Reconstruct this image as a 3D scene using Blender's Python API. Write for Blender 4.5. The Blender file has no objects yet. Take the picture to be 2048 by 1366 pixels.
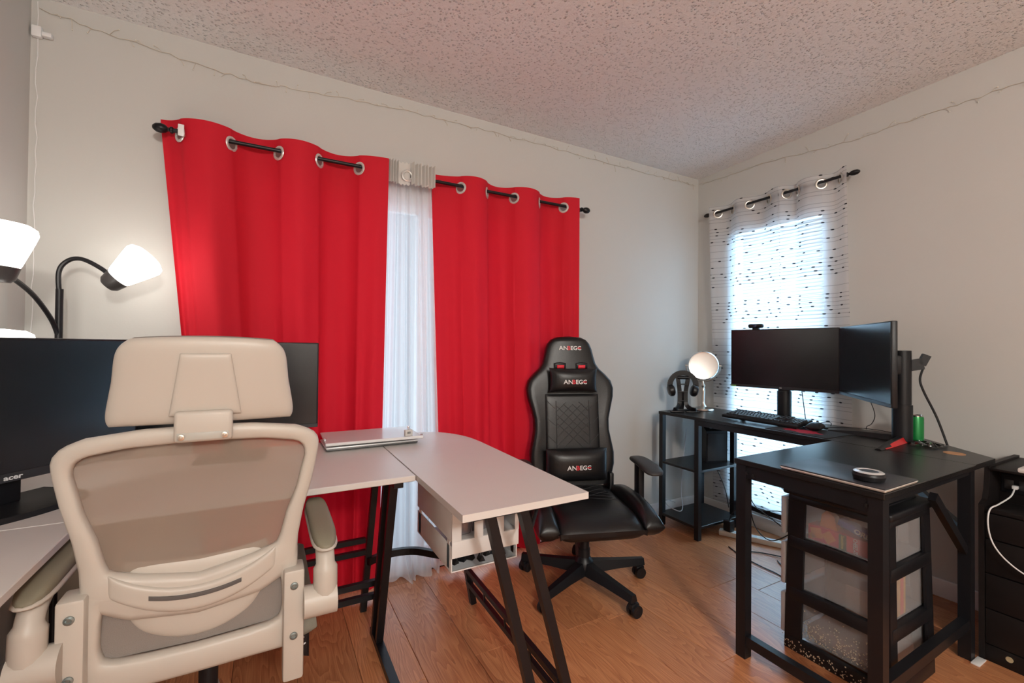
import bpy, bmesh, math, random
from mathutils import Vector, Matrix
random.seed(7)
PI = math.pi
scn = bpy.context.scene
COL = scn.collection

# ------------------------------------------------------------------ camera
F_PX, PITCH, ROLL, YAW, CAM_H = 892.12, 0.0113, 0.009, 0.5012, 1.1718
fw = Vector((math.sin(YAW)*math.cos(PITCH), math.cos(YAW)*math.cos(PITCH), math.sin(PITCH)))
rt = Vector((math.cos(YAW), -math.sin(YAW), 0)); up = rt.cross(fw)
rt, up = rt*math.cos(ROLL)+up*math.sin(ROLL), up*math.cos(ROLL)-rt*math.sin(ROLL)
cam = bpy.data.cameras.new('camera'); cam.sensor_width = 36; cam.lens = F_PX/2048*36
cam.clip_start = .02
cam_o = bpy.data.objects.new('camera', cam); COL.objects.link(cam_o)
M = Matrix.Identity(4)
for i in range(3):
    M[i][0], M[i][1], M[i][2] = rt[i], up[i], -fw[i]
M[2][3] = CAM_H
cam_o.matrix_world = M
scn.camera = cam_o

# ------------------------------------------------------------------ world, light, exposure
w = bpy.data.worlds.new('sky'); scn.world = w; w.use_nodes = True
bg = w.node_tree.nodes['Background']
bg.inputs[0].default_value = (.72, .85, 1, 1); bg.inputs[1].default_value = .35
def area(name, loc, rot, sx, sy, watts, col):
    l = bpy.data.lights.new(name, 'AREA'); l.shape = 'RECTANGLE'; l.size = sx; l.size_y = sy
    l.energy = watts; l.color = col
    o = bpy.data.objects.new(name, l); o.location = loc; o.rotation_euler = rot; COL.objects.link(o)
    return o
# daylight outside the curtained window and the curtained glass door that the photograph shows
area('daylight_window', (3.12, 1.70, 1.15), (0, math.radians(90), 0), 1.9, .75, 60, (.50, .78, 1))
area('daylight_door', (.72, 2.62, 1.05), (math.radians(-90), 0, 0), 1.7, 1.9, 22, (.75, .88, 1))
# ceiling lamp behind the camera: the desk edge's shadow on the organizer and the shelf's shadow on the back wall point to it
pl_ = bpy.data.lights.new('ceiling_lamp_offscreen', 'POINT'); pl_.energy = 150; pl_.color = (1, .95, .88); pl_.shadow_soft_size = .14
pl_o = bpy.data.objects.new('ceiling_lamp_offscreen', pl_); pl_o.location = (.2, -2.1, 2.25); COL.objects.link(pl_o)
scn.view_settings.view_transform = 'Standard'; scn.view_settings.look = 'None'
scn.view_settings.gamma = 1; scn.view_settings.exposure = 0.28
scn.view_settings.use_curve_mapping = False
scn.cycles.max_bounces = 10; scn.cycles.transparent_max_bounces = 24
scn.cycles.caustics_reflective = False; scn.cycles.caustics_refractive = False
scn.cycles.sample_clamp_indirect = 6

# ------------------------------------------------------------------ materials
MATS = {}
def mat(name, col=(.8, .8, .8), rough=.5, metal=0., spec=.5, bump=0., bscale=200., var=0., vscale=4., emit=None, coat=0., sheen=0.):
    if name in MATS: return MATS[name]
    m = bpy.data.materials.new(name); m.use_nodes = True
    nt = m.node_tree; p = nt.nodes['Principled BSDF']
    p.inputs['Base Color'].default_value = (*col, 1); p.inputs['Roughness'].default_value = rough
    p.inputs['Metallic'].default_value = metal; p.inputs['Specular IOR Level'].default_value = spec
    p.inputs['Coat Weight'].default_value = coat
    if sheen: p.inputs['Sheen Weight'].default_value = sheen
    if emit:
        p.inputs['Emission Color'].default_value = (*emit[0], 1); p.inputs['Emission Strength'].default_value = emit[1]
    tc = nt.nodes.new('ShaderNodeTexCoord')
    if bump:
        n = nt.nodes.new('ShaderNodeTexNoise'); n.inputs['Scale'].default_value = bscale; n.inputs['Detail'].default_value = 4
        b = nt.nodes.new('ShaderNodeBump'); b.inputs['Strength'].default_value = bump; b.inputs['Distance'].default_value = .002
        nt.links.new(tc.outputs['Object'], n.inputs['Vector']); nt.links.new(n.outputs['Fac'], b.inputs['Height'])
        nt.links.new(b.outputs['Normal'], p.inputs['Normal'])
    if var:
        n = nt.nodes.new('ShaderNodeTexNoise'); n.inputs['Scale'].default_value = vscale; n.inputs['Detail'].default_value = 5
        r = nt.nodes.new('ShaderNodeMixRGB'); r.blend_type = 'MIX'
        r.inputs[1].default_value = (*[c*(1-var) for c in col], 1); r.inputs[2].default_value = (*[min(1, c*(1+var)) for c in col], 1)
        nt.links.new(tc.outputs['Object'], n.inputs['Vector']); nt.links.new(n.outputs['Fac'], r.inputs[0])
        nt.links.new(r.outputs[0], p.inputs['Base Color'])
    MATS[name] = m
    return m
def see_through(name, col, trans, rough=.5, translucent=.0, bump=0, bscale=400):
    """diffuse cloth or frosted plastic that lets part of the light straight through"""
    m = mat(name, col, rough, bump=bump, bscale=bscale); nt = m.node_tree
    p = nt.nodes['Principled BSDF']; out = nt.nodes['Material Output']
    last = p.outputs[0]
    if translucent:
        t = nt.nodes.new('ShaderNodeBsdfTranslucent'); t.inputs[0].default_value = (*col, 1)
        mx = nt.nodes.new('ShaderNodeMixShader'); mx.inputs[0].default_value = translucent
        nt.links.new(last, mx.inputs[1]); nt.links.new(t.outputs[0], mx.inputs[2]); last = mx.outputs[0]
    if trans:
        t = nt.nodes.new('ShaderNodeBsdfTransparent')
        mx = nt.nodes.new('ShaderNodeMixShader'); mx.inputs[0].default_value = trans
        nt.links.new(last, mx.inputs[1]); nt.links.new(t.outputs[0], mx.inputs[2]); last = mx.outputs[0]
    nt.links.new(last, out.inputs[0])
    return m
def glassy(name, tint=(1, 1, 1), gloss=.12):
    m = bpy.data.materials.new(name); m.use_nodes = True; nt = m.node_tree; nt.nodes.clear()
    o = nt.nodes.new('ShaderNodeOutputMaterial'); t = nt.nodes.new('ShaderNodeBsdfTransparent'); t.inputs[0].default_value = (*tint, 1)
    g = nt.nodes.new('ShaderNodeBsdfGlossy'); g.inputs['Roughness'].default_value = .04
    fr = nt.nodes.new('ShaderNodeLayerWeight'); fr.inputs[0].default_value = gloss
    mx = nt.nodes.new('ShaderNodeMixShader')
    nt.links.new(fr.outputs['Fresnel'], mx.inputs[0]); nt.links.new(t.outputs[0], mx.inputs[1]); nt.links.new(g.outputs[0], mx.inputs[2])
    nt.links.new(mx.outputs[0], o.inputs[0]); MATS[name] = m
    return m
def wood_floor():
    m = mat('laminate', (.4, .15, .06), .33); nt = m.node_tree; p = nt.nodes['Principled BSDF']; L = nt.links.new
    tc = nt.nodes.new('ShaderNodeTexCoord'); oi = nt.nodes.new('ShaderNodeObjectInfo')
    ad = nt.nodes.new('ShaderNodeVectorMath'); ad.operation = 'ADD'
    cb = nt.nodes.new('ShaderNodeCombineXYZ')
    mu = nt.nodes.new('ShaderNodeMath'); mu.operation = 'MULTIPLY'; mu.inputs[1].default_value = 40
    L(oi.outputs['Random'], mu.inputs[0]); L(mu.outputs[0], cb.inputs[0]); L(mu.outputs[0], cb.inputs[1])
    L(tc.outputs['Object'], ad.inputs[0]); L(cb.outputs[0], ad.inputs[1])
    # broad cathedral figure
    mp = nt.nodes.new('ShaderNodeMapping'); mp.inputs['Scale'].default_value = (5.5, .8, 1); L(ad.outputs[0], mp.inputs[0])
    n1 = nt.nodes.new('ShaderNodeTexNoise'); n1.inputs['Scale'].default_value = 1.6; n1.inputs['Detail'].default_value = 2; L(mp.outputs[0], n1.inputs['Vector'])
    sc = nt.nodes.new('ShaderNodeMath'); sc.operation = 'MULTIPLY'; sc.inputs[1].default_value = 22; L(n1.outputs['Fac'], sc.inputs[0])
    fr = nt.nodes.new('ShaderNodeMath'); fr.operation = 'FRACT'; L(sc.outputs[0], fr.inputs[0])
    # fine pores
    mp2 = nt.nodes.new('ShaderNodeMapping'); mp2.inputs['Scale'].default_value = (260, 9, 1); L(ad.outputs[0], mp2.inputs[0])
    n2 = nt.nodes.new('ShaderNodeTexNoise'); n2.inputs['Scale'].default_value = 1; n2.inputs['Detail'].default_value = 3; L(mp2.outputs[0], n2.inputs['Vector'])
    mixf = nt.nodes.new('ShaderNodeMath'); mixf.operation = 'MULTIPLY_ADD'; mixf.inputs[1].default_value = .36; L(fr.outputs[0], mixf.inputs[0])
    h2 = nt.nodes.new('ShaderNodeMath'); h2.operation = 'MULTIPLY'; h2.inputs[1].default_value = .82; L(n2.outputs['Fac'], h2.inputs[0]); L(h2.outputs[0], mixf.inputs[2])
    cr = nt.nodes.new('ShaderNodeValToRGB'); L(mixf.outputs[0], cr.inputs[0])
    cr.color_ramp.elements[0].position = .12; cr.color_ramp.elements[0].color = (.22, .075, .03, 1)
    cr.color_ramp.elements[1].position = .8; cr.color_ramp.elements[1].color = (.60, .26, .115, 1)
    e = cr.color_ramp.elements.new(.42); e.color = (.43, .158, .065, 1)
    hv = nt.nodes.new('ShaderNodeHueSaturation'); L(cr.outputs[0], hv.inputs['Color'])
    mr = nt.nodes.new('ShaderNodeMapRange'); mr.inputs[3].default_value = .85; mr.inputs[4].default_value = 1.15
    L(oi.outputs['Random'], mr.inputs[0]); L(mr.outputs[0], hv.inputs['Value'])
    L(hv.outputs[0], p.inputs['Base Color'])
    b = nt.nodes.new('ShaderNodeBump'); b.inputs['Strength'].default_value = .08; b.inputs['Distance'].default_value = .001; L(n2.outputs['Fac'], b.inputs['Height']); L(b.outputs[0], p.inputs['Normal'])
    return m
def popcorn():
    m = mat('popcorn_ceiling', (.88, .88, .88), .95, spec=.1); nt = m.node_tree; p = nt.nodes['Principled BSDF']; L = nt.links.new
    tc = nt.nodes.new('ShaderNodeTexCoord')
    n = nt.nodes.new('ShaderNodeTexNoise'); n.inputs['Scale'].default_value = 130; n.inputs['Detail'].default_value = 3; n.inputs['Roughness'].default_value = .6
    v = nt.nodes.new('ShaderNodeTexVoronoi'); v.inputs['Scale'].default_value = 85
    L(tc.outputs['Object'], n.inputs['Vector']); L(tc.outputs['Object'], v.inputs['Vector'])
    cr = nt.nodes.new('ShaderNodeMapRange'); cr.interpolation_type = 'SMOOTHSTEP'; L(v.outputs['Distance'], cr.inputs[0])
    cr.inputs[1].default_value = .12; cr.inputs[2].default_value = .42; cr.inputs[3].default_value = 1; cr.inputs[4].default_value = 0
    sel = nt.nodes.new('ShaderNodeSeparateXYZ'); L(v.outputs['Color'], sel.inputs[0])
    ml = nt.nodes.new('ShaderNodeMath'); ml.operation = 'MULTIPLY'; L(cr.outputs[0], ml.inputs[0]); L(sel.outputs[0], ml.inputs[1])
    mx = nt.nodes.new('ShaderNodeMath'); mx.operation = 'MULTIPLY_ADD'; mx.inputs[1].default_value = .5; L(n.outputs['Fac'], mx.inputs[0]); L(ml.outputs[0], mx.inputs[2])
    b = nt.nodes.new('ShaderNodeBump'); b.inputs['Strength'].default_value = 1.0; b.inputs['Distance'].default_value = .0085
    L(mx.outputs[0], b.inputs['Height']); L(b.outputs[0], p.inputs['Normal'])
    return m
def dotted_sheer():
    """white voile woven with thin dark threads and small dark slubs"""
    m = bpy.data.materials.new('dotted_voile'); m.use_nodes = True; nt = m.node_tree; L = nt.links.new
    p = nt.nodes['Principled BSDF']; out = nt.nodes['Material Output']
    uv = nt.nodes.new('ShaderNodeUVMap'); sp = nt.nodes.new('ShaderNodeSeparateXYZ'); L(uv.outputs[0], sp.inputs[0])
    def N(op, a, b=None):
        n = nt.nodes.new('ShaderNodeMath'); n.operation = op
        for i, q in enumerate((a, b)):
            if q is None: continue
            if isinstance(q, (int, float)): n.inputs[i].default_value = q
            else: L(q, n.inputs[i])
        return n.outputs[0]
    def rnd(a, b):
        c = nt.nodes.new('ShaderNodeCombineXYZ'); L(a, c.inputs[0])
        if b is not None: L(b, c.inputs[1])
        wn = nt.nodes.new('ShaderNodeTexWhiteNoise'); wn.noise_dimensions = '2D'; L(c.outputs[0], wn.inputs['Vector'])
        return wn.outputs['Value']
    vv = N('MULTIPLY', sp.outputs[1], 44.0); row = N('FLOOR', vv); fv = N('FRACT', vv)
    on = N('GREATER_THAN', rnd(row, None), .28)
    line = N('MULTIPLY', N('LESS_THAN', N('ABSOLUTE', N('SUBTRACT', fv, .5)), .075), on)
    uu = N('ADD', N('MULTIPLY', sp.outputs[0], 13.0), N('MULTIPLY', rnd(row, None), 7.0)); cell = N('FLOOR', uu); fu = N('FRACT', uu)
    r2 = rnd(cell, row)
    has = N('MULTIPLY', N('GREATER_THAN', r2, .45), on)
    du = N('MULTIPLY', N('SUBTRACT', fu, .5), 5.5); dv = N('MULTIPLY', N('SUBTRACT', fv, .5), 4.2)
    dot = N('MULTIPLY', N('LESS_THAN', N('ADD', N('MULTIPLY', du, du), N('MULTIPLY', dv, dv)), .5), has)
    ink = N('MAXIMUM', N('MULTIPLY', line, .55), dot)
    mixc = nt.nodes.new('ShaderNodeMixRGB'); mixc.inputs[1].default_value = (.86, .85, .86, 1); mixc.inputs[2].default_value = (.03, .03, .035, 1); L(ink, mixc.inputs[0])
    L(mixc.outputs[0], p.inputs['Base Color']); p.inputs['Roughness'].default_value = .9; p.inputs['Specular IOR Level'].default_value = .1
    t = nt.nodes.new('ShaderNodeBsdfTranslucent'); L(mixc.outputs[0], t.inputs[0])
    m1 = nt.nodes.new('ShaderNodeMixShader'); m1.inputs[0].default_value = .45; L(p.outputs[0], m1.inputs[1]); L(t.outputs[0], m1.inputs[2])
    tr = nt.nodes.new('ShaderNodeBsdfTransparent')
    fac = N('MULTIPLY', N('SUBTRACT', 1.0, ink), .42)
    m2 = nt.nodes.new('ShaderNodeMixShader'); L(fac, m2.inputs[0]); L(m1.outputs[0], m2.inputs[1]); L(tr.outputs[0], m2.inputs[2])
    L(m2.outputs[0], out.inputs[0]); MATS['dotted_voile'] = m
    return m

WOOD = wood_floor(); POP = popcorn(); DOTS = dotted_sheer()
WALLB = mat('wall_paint', (.56, .555, .53), .75, spec=.25, bump=.12, bscale=90, var=.02, vscale=2)
WALLR = WALLL = WALLB
WAINS = mat('wainscot_paint', (.66, .66, .58), .6, var=.04, vscale=12)
TRIM = mat('trim_white', (.78, .77, .76), .5, var=.05, vscale=9)
RED = see_through('red_cloth', (.60, .002, .018), 0, .8, translucent=.10, bump=.25, bscale=900)
SHEER = see_through('white_sheer', (.86, .88, .9), .3, .9, translucent=.45)
BLACKP = mat('black_plastic', (.008, .008, .010), .4, spec=.35)
BLACKM = mat('black_metal', (.008, .008, .010), .38, spec=.35, var=.2, vscale=20)
BLACKW = mat('black_wood_top', (.009, .0085, .009), .3, spec=.4, bump=.15, bscale=120, var=.25, vscale=30)
ESPR = mat('espresso_wood', (.010, .0075, .0075), .5, spec=.3, bump=.15, bscale=60, var=.35, vscale=8)
LEATHER = mat('black_leather', (.007, .007, .008), .32, spec=.45, bump=.25, bscale=350)
STITCH = mat('black_stitch', (.035, .035, .038), .6)
SCREEN = mat('dark_screen', (.008, .009, .012), .22, spec=.6)
WHITEP = mat('chair_white_plastic', (.52, .475, .42), .42, var=.015, vscale=6)
MESHF = see_through('taupe_mesh', (.34, .265, .21), .32, .8)
MESHD = mat('taupe_fabric', (.24, .21, .19), .85, bump=.4, bscale=700)
PADG = mat('olive_grey_pad', (.21, .19, .135), .6, bump=.2, bscale=500)
SEATG = mat('grey_seat_fabric', (.23, .22, .18), .9, bump=.4, bscale=700)
DESKW = mat('white_desk_top', (.66, .625, .60), .42, bump=.06, bscale=50, var=.02, vscale=15)
STEEL = mat('brushed_steel', (.62, .58, .52), .28, metal=1, bump=.05, bscale=300)
CHROME = mat('chrome', (.75, .75, .76), .15, metal=1)
MIRROR = mat('mirror_glass', (.50, .51, .53), .12, metal=1)
EYELET = mat('eyelet_metal', (.74, .74, .72), .3, metal=.6)
WHITE = mat('white_plastic', (.8, .8, .8), .4)
BLIND = see_through('blind_vinyl', (.80, .82, .84), 0, .5, translucent=.22)
GLASS = glassy('window_glass', (.95, .98, 1))
ACRYL = glassy('acrylic', (.95, .96, .97), .12)
FROST = see_through('frosted_plastic', (.42, .42, .43), .66, .35)
PRED = mat('print_red', (.75, .02, .04), .5)
PWHITE = mat('print_white', (.85, .85, .85), .5)
GOLD = mat('eyelet_gold', (.5, .33, .12), .4, metal=.6)

# ------------------------------------------------------------------ mesh helpers
class MB:
    def __init__(s): s.v = []; s.f = []; s.uv = None
    def add(s, vs, fs):
        k = len(s.v); s.v += [Vector(q) for q in vs]; s.f += [tuple(i+k for i in f) for f in fs]; return s
    def box(s, x0, x1, y0, y1, z0, z1, m=None):
        vs = [Vector((x, y, z)) for z in (z0, z1) for y in (y0, y1) for x in (x0, x1)]
        if m: vs = [m @ q for q in vs]
        return s.add(vs, [(0, 2, 3, 1), (4, 5, 7, 6), (0, 1, 5, 4), (2, 6, 7, 3), (0, 4, 6, 2), (1, 3, 7, 5)])
    def rbox(s, x0, x1, y0, y1, z0, z1, r=.004, seg=2, m=None):
        bm = bmesh.new(); bmesh.ops.create_cube(bm, size=1)
        for q in bm.verts:
            q.co = Vector(((x0+x1)/2+q.co.x*(x1-x0), (y0+y1)/2+q.co.y*(y1-y0), (z0+z1)/2+q.co.z*(z1-z0)))
        r = min(r, .49*min(x1-x0, y1-y0, z1-z0))
        bmesh.ops.bevel(bm, geom=bm.edges[:], offset=r, segments=seg, profile=.5, affect='EDGES')
        bm.verts.index_update()
        vs = [m @ q.co if m else q.co.copy() for q in bm.verts]; fs = [[q.index for q in f.verts] for f in bm.faces]
        bm.free(); return s.add(vs, fs)
    def bar(s, a, b, w, h, upv=(0, 0, 1)):
        a, b = Vector(a), Vector(b); d = (b-a).normalized(); u = Vector(upv)
        if abs(d.dot(u)) > .98: u = Vector((0, 1, 0))
        x = d.cross(u).normalized()*w/2; y = x.cross(d).normalized()*h/2
        vs = [p+i*x+j*y for p in (a, b) for i, j in ((-1, -1), (1, -1), (1, 1), (-1, 1))]
        return s.add(vs, [(3, 2, 1, 0), (4, 5, 6, 7)]+[(i, (i+1) % 4, 4+(i+1) % 4, 4+i) for i in range(4)])
    def tube(s, pts, r, n=8, cap=True):
        pts = [Vector(p) for p in pts]; rs = r if isinstance(r, (list, tuple)) else [r]*len(pts)
        rings = []; nrm = None
        for i, p in enumerate(pts):
            d = (pts[min(i+1, len(pts)-1)]-pts[max(i-1, 0)])
            d = d.normalized() if d.length > 1e-9 else Vector((0, 0, 1))
            if nrm is None: nrm = d.orthogonal().normalized()
            else:
                nrm = nrm-d*nrm.dot(d); nrm = nrm.normalized() if nrm.length > 1e-6 else d.orthogonal().normalized()
            b = d.cross(nrm)
            rings.append([p+(nrm*math.cos(2*PI*k/n)+b*math.sin(2*PI*k/n))*rs[i] for k in range(n)])
        vs = [q for rg in rings for q in rg]; fs = []
        for i in range(len(pts)-1):
            for k in range(n):
                fs.append((i*n+k, i*n+(k+1) % n, (i+1)*n+(k+1) % n, (i+1)*n+k))
        if cap: fs += [tuple(reversed(range(n))), tuple(range((len(pts)-1)*n, len(pts)*n))]
        return s.add(vs, fs)
    def cyl(s, a, b, r, r2=None, n=20): return s.tube([a, b], [r, r if r2 is None else r2], n)
    def lathe(s, prof, n=28, m=None):
        vs = []; fs = []
        for r, z in prof:
            for k in range(n): vs.append(Vector((r*math.cos(2*PI*k/n), r*math.sin(2*PI*k/n), z)))
        for i in range(len(prof)-1):
            for k in range(n): fs.append((i*n+k, i*n+(k+1) % n, (i+1)*n+(k+1) % n, (i+1)*n+k))
        if prof[0][0] > 1e-5: fs.append(tuple(reversed(range(n))))
        if prof[-1][0] > 1e-5: fs.append(tuple(range((len(prof)-1)*n, len(prof)*n)))
        if m: vs = [m @ q for q in vs]
        return s.add(vs, fs)
    def torus(s, R, r, m=None, n=28, k=8, a0=0., a1=2*PI, flat=1.):
        pts = []; closed = abs(a1-a0-2*PI) < 1e-6; cnt = n if closed else n+1
        vs = []
        for i in range(cnt):
            a = a0+(a1-a0)*i/n
            for j in range(k):
                t = 2*PI*j/k; q = Vector(((R+r*math.cos(t))*math.cos(a), (R+r*math.cos(t))*math.sin(a), r*flat*math.sin(t)))
                vs.append(m @ q if m else q)
        fs = []
        for i in range(n):
            for j in range(k):
                i2 = (i+1) % cnt; fs.append((i*k+j, i2*k+j, i2*k+(j+1) % k, i*k+(j+1) % k))
        return s.add(vs, fs)
    def prism(s, poly, z0, z1, m=None):
        n = len(poly); ar = sum(poly[i][0]*poly[(i+1) % n][1]-poly[(i+1) % n][0]*poly[i][1] for i in range(n))
        if ar < 0: poly = poly[::-1]
        vs = [Vector((x, y, z)) for z in (z0, z1) for x, y in poly]
        if m: vs = [m @ q for q in vs]
        return s.add(vs, [tuple(reversed(range(n))), tuple(range(n, 2*n))]+[(i, (i+1) % n, n+(i+1) % n, n+i) for i in range(n)])
    def pillow(s, fn, n=18, n2=None, p=6., q=.5):
        """closed cushion: fn(u, v, h) -> point, h in -1..1 is the thickness share at (u, v)"""
        n2 = n2 or n; vs = []; fs = []
        def pr(i, n): t = -1+2*i/n; return math.copysign(abs(math.sin(t*PI/2)), t)
        for sd in (1, -1):
            for j in range(n2+1):
                for i in range(n+1):
                    u, v = pr(i, n), pr(j, n2); h = max(0, (1-abs(u)**p)*(1-abs(v)**p))**q
                    vs.append(Vector(fn(u, v, sd*h)))
        N = (n+1)*(n2+1)
        for j in range(n2):
            for i in range(n):
                a = j*(n+1)+i; fs.append((a, a+1, a+n+2, a+n+1)); fs.append((N+a, N+a+n+1, N+a+n+2, N+a+1))
        return s.add(vs, fs)
    def ring_body(s, outer, inner, t, cen, place, n=72, k=10):
        """frame between two star-shaped outlines; place(x, z, d) -> point, d = depth -t/2..t/2"""
        def hit(poly, a):
            dx, dz = math.cos(a), math.sin(a); best = None
            for i in range(len(poly)):
                x1, z1 = poly[i][0]-cen[0], poly[i][1]-cen[1]; x2, z2 = poly[(i+1) % len(poly)][0]-cen[0], poly[(i+1) % len(poly)][1]-cen[1]
                ex, ez = x2-x1, z2-z1; den = dx*ez-dz*ex
                if abs(den) < 1e-12: continue
                tt = (x1*ez-z1*ex)/den; uu = (x1*dz-z1*dx)/den
                if tt > 0 and -1e-9 <= uu <= 1+1e-9: best = tt if best is None else max(best, tt)
            return best or .01
        vs = []; fs = []
        for i in range(n):
            a = 2*PI*i/n; ro, ri = hit(outer, a), hit(inner, a)
            for j in range(k):
                th = 2*PI*j/k; cx = math.copysign(abs(math.cos(th))**.6, math.cos(th)); cz = math.copysign(abs(math.sin(th))**.6, math.sin(th))
                r = (ro+ri)/2+(ro-ri)/2*cx
                vs.append(Vector(place(cen[0]+r*math.cos(a), cen[1]+r*math.sin(a), t/2*cz)))
        for i in range(n):
            for j in range(k):
                i2 = (i+1) % n; fs.append((i*k+j, i*k+(j+1) % k, i2*k+(j+1) % k, i2*k+j))
        return s.add(vs, fs)
    def build(s, name, material, parent=None, smooth=35, kind=None):
        me = bpy.data.meshes.new(name)
        vs = s.v; loc = Vector((0, 0, 0))
        if parent is None and vs:
            xs = [q.x for q in vs]; ys = [q.y for q in vs]; zs = [q.z for q in vs]
            loc = Vector(((min(xs)+max(xs))/2, (min(ys)+max(ys))/2, min(zs))); vs = [q-loc for q in vs]
        me.from_pydata([tuple(q) for q in vs], [], s.f)
        if s.uv:
            ul = me.uv_layers.new(name='UVMap')
            for lp in me.loops: ul.data[lp.index].uv = s.uv[lp.vertex_index]
        me.validate()
        bm = bmesh.new(); bm.from_mesh(me); bmesh.ops.remove_doubles(bm, verts=bm.verts, dist=1e-6) if not s.uv else None
        if not s.uv: bmesh.ops.recalc_face_normals(bm, faces=bm.faces)
        bm.to_mesh(me); bm.free()
        if smooth:
            me.polygons.foreach_set('use_smooth', [True]*len(me.polygons)); me.set_sharp_from_angle(angle=math.radians(smooth))
        me.materials.append(material)
        o = bpy.data.objects.new(name, me); COL.objects.link(o); o.location = loc
        attach(o, parent)
        if kind: o['kind'] = kind
        return o
WORLD_SPACE = {}
def base_matrix(o): return Matrix.LocRotScale(o.location, o.rotation_euler, o.scale)
def attach(o, parent):
    if parent is None: return
    o.parent = parent
    if WORLD_SPACE.get(parent.name):
        o.matrix_parent_inverse = base_matrix(parent).inverted()
def thing(name, label, cat, loc=(0, 0, 0), rz=0, group=None, world=False):
    o = bpy.data.objects.new(name, None); o.empty_display_size = .1; COL.objects.link(o)
    o.location = loc; o.rotation_euler = (0, 0, rz); WORLD_SPACE[o.name] = world
    return tag(o, label, cat, group)
def tag(o, label, cat, group=None):
    o['label'] = label; o['category'] = cat
    if group: o['group'] = group
    return o
def struct(o): o['kind'] = 'structure'; return o
def spline(pts, n=8):
    pts = [Vector(p) for p in pts]; out = []
    for i in range(len(pts)-1):
        p0, p1, p2, p3 = pts[max(i-1, 0)], pts[i], pts[i+1], pts[min(i+2, len(pts)-1)]
        for k in range(n):
            t = k/n; out.append(.5*((2*p1)+(p2-p0)*t+(2*p0-5*p1+4*p2-p3)*t*t+(3*p1-p0-3*p2+p3)*t**3))
    return out+[pts[-1]]
def text(body, size, m, material, parent, name='lettering', depth=.0006, sx=1., align='CENTER', bold=0.):
    cu = bpy.data.curves.new('txt', 'FONT'); cu.body = body; cu.size = size; cu.extrude = depth
    cu.align_x = align; cu.align_y = 'CENTER'; cu.offset = bold; cu.resolution_u = 3
    tmp = bpy.data.objects.new('txt', cu); COL.objects.link(tmp)
    me = bpy.data.meshes.new_from_object(tmp.evaluated_get(bpy.context.evaluated_depsgraph_get()))
    bpy.data.objects.remove(tmp); bpy.data.curves.remove(cu)
    me.transform(m @ Matrix.Diagonal((sx, 1, 1, 1))); me.materials.clear(); me.materials.append(material)
    o = bpy.data.objects.new(name, me); COL.objects.link(o); attach(o, parent)
    return o
def axes(origin, x, y):
    """matrix whose x / y columns are the given directions, z = x cross y"""
    x, y = Vector(x).normalized(), Vector(y).normalized(); z = x.cross(y); m = Matrix.Identity(4)
    for i in range(3): m[i][0], m[i][1], m[i][2], m[i][3] = x[i], y[i], z[i], origin[i]
    return m
def to_z(origin, d):
    d = Vector(d).normalized(); x = d.orthogonal().normalized(); return axes(origin, x, d.cross(x))

# ------------------------------------------------------------------ the room
XL, XR, YB, YF = -.773, 2.831, 2.2655, -3.2
HC = lambda y: 2.44+.025*(YB-y)
T = .12
floor = struct(MB().box(XL-T, XR+T, YF-T, YB+T, -.10, -.010).build('floor', mat('underlay', (.08, .04, .02), .9), smooth=0))
WORLD_SPACE[floor.name] = True
PLC = {}
x = .306-.2*6; rowi = 0
while x < XR:
    x0, x1 = max(x, XL), min(x+.2, XR)
    y = YF-random.random()*1.2
    while y < YB:
        y0, y1 = max(y, YF), min(y+1.2, YB)
        if x1-x0 > .005 and y1-y0 > .005:
            key = (round(x1-x0, 3), round(y1-y0, 3))
            if key not in PLC:
                b = MB(); hx, hy, g, c = (x1-x0)/2-.0006, (y1-y0)/2-.0006, .0012, .0012
                vs = [(sx*(hx-d), sy*(hy-d), z) for z, d in ((-.0095, 0), (-c, 0), (0, g)) for sx, sy in ((-1, -1), (1, -1), (1, 1), (-1, 1))]
                fs = [(3, 2, 1, 0), (8, 9, 10, 11)]+[(r*4+i, r*4+(i+1) % 4, r*4+4+(i+1) % 4, r*4+4+i) for r in (0, 1) for i in range(4)]
                me = bpy.data.meshes.new('plank'); me.from_pydata(vs, [], fs); me.materials.append(WOOD); PLC[key] = me
            o = bpy.data.objects.new('plank', PLC[key]); COL.objects.link(o); o.location = ((x0+x1)/2, (y0+y1)/2, 0); attach(o, floor)
        y += 1.2
    x += .2; rowi += 1

b = MB(); n = 1
vs = [(XL-T, YF-T, HC(YF-T)), (XR+T, YF-T, HC(YF-T)), (XR+T, YB+T, HC(YB+T)), (XL-T, YB+T, HC(YB+T))]
b.add(vs+[(a, c, z+.08) for a, c, z in vs], [(0, 1, 2, 3), (7, 6, 5, 4), (0, 4, 5, 1), (1, 5, 6, 2), (2, 6, 7, 3), (3, 7, 4, 0)])
struct(b.build('ceiling', POP, smooth=0))

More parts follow.
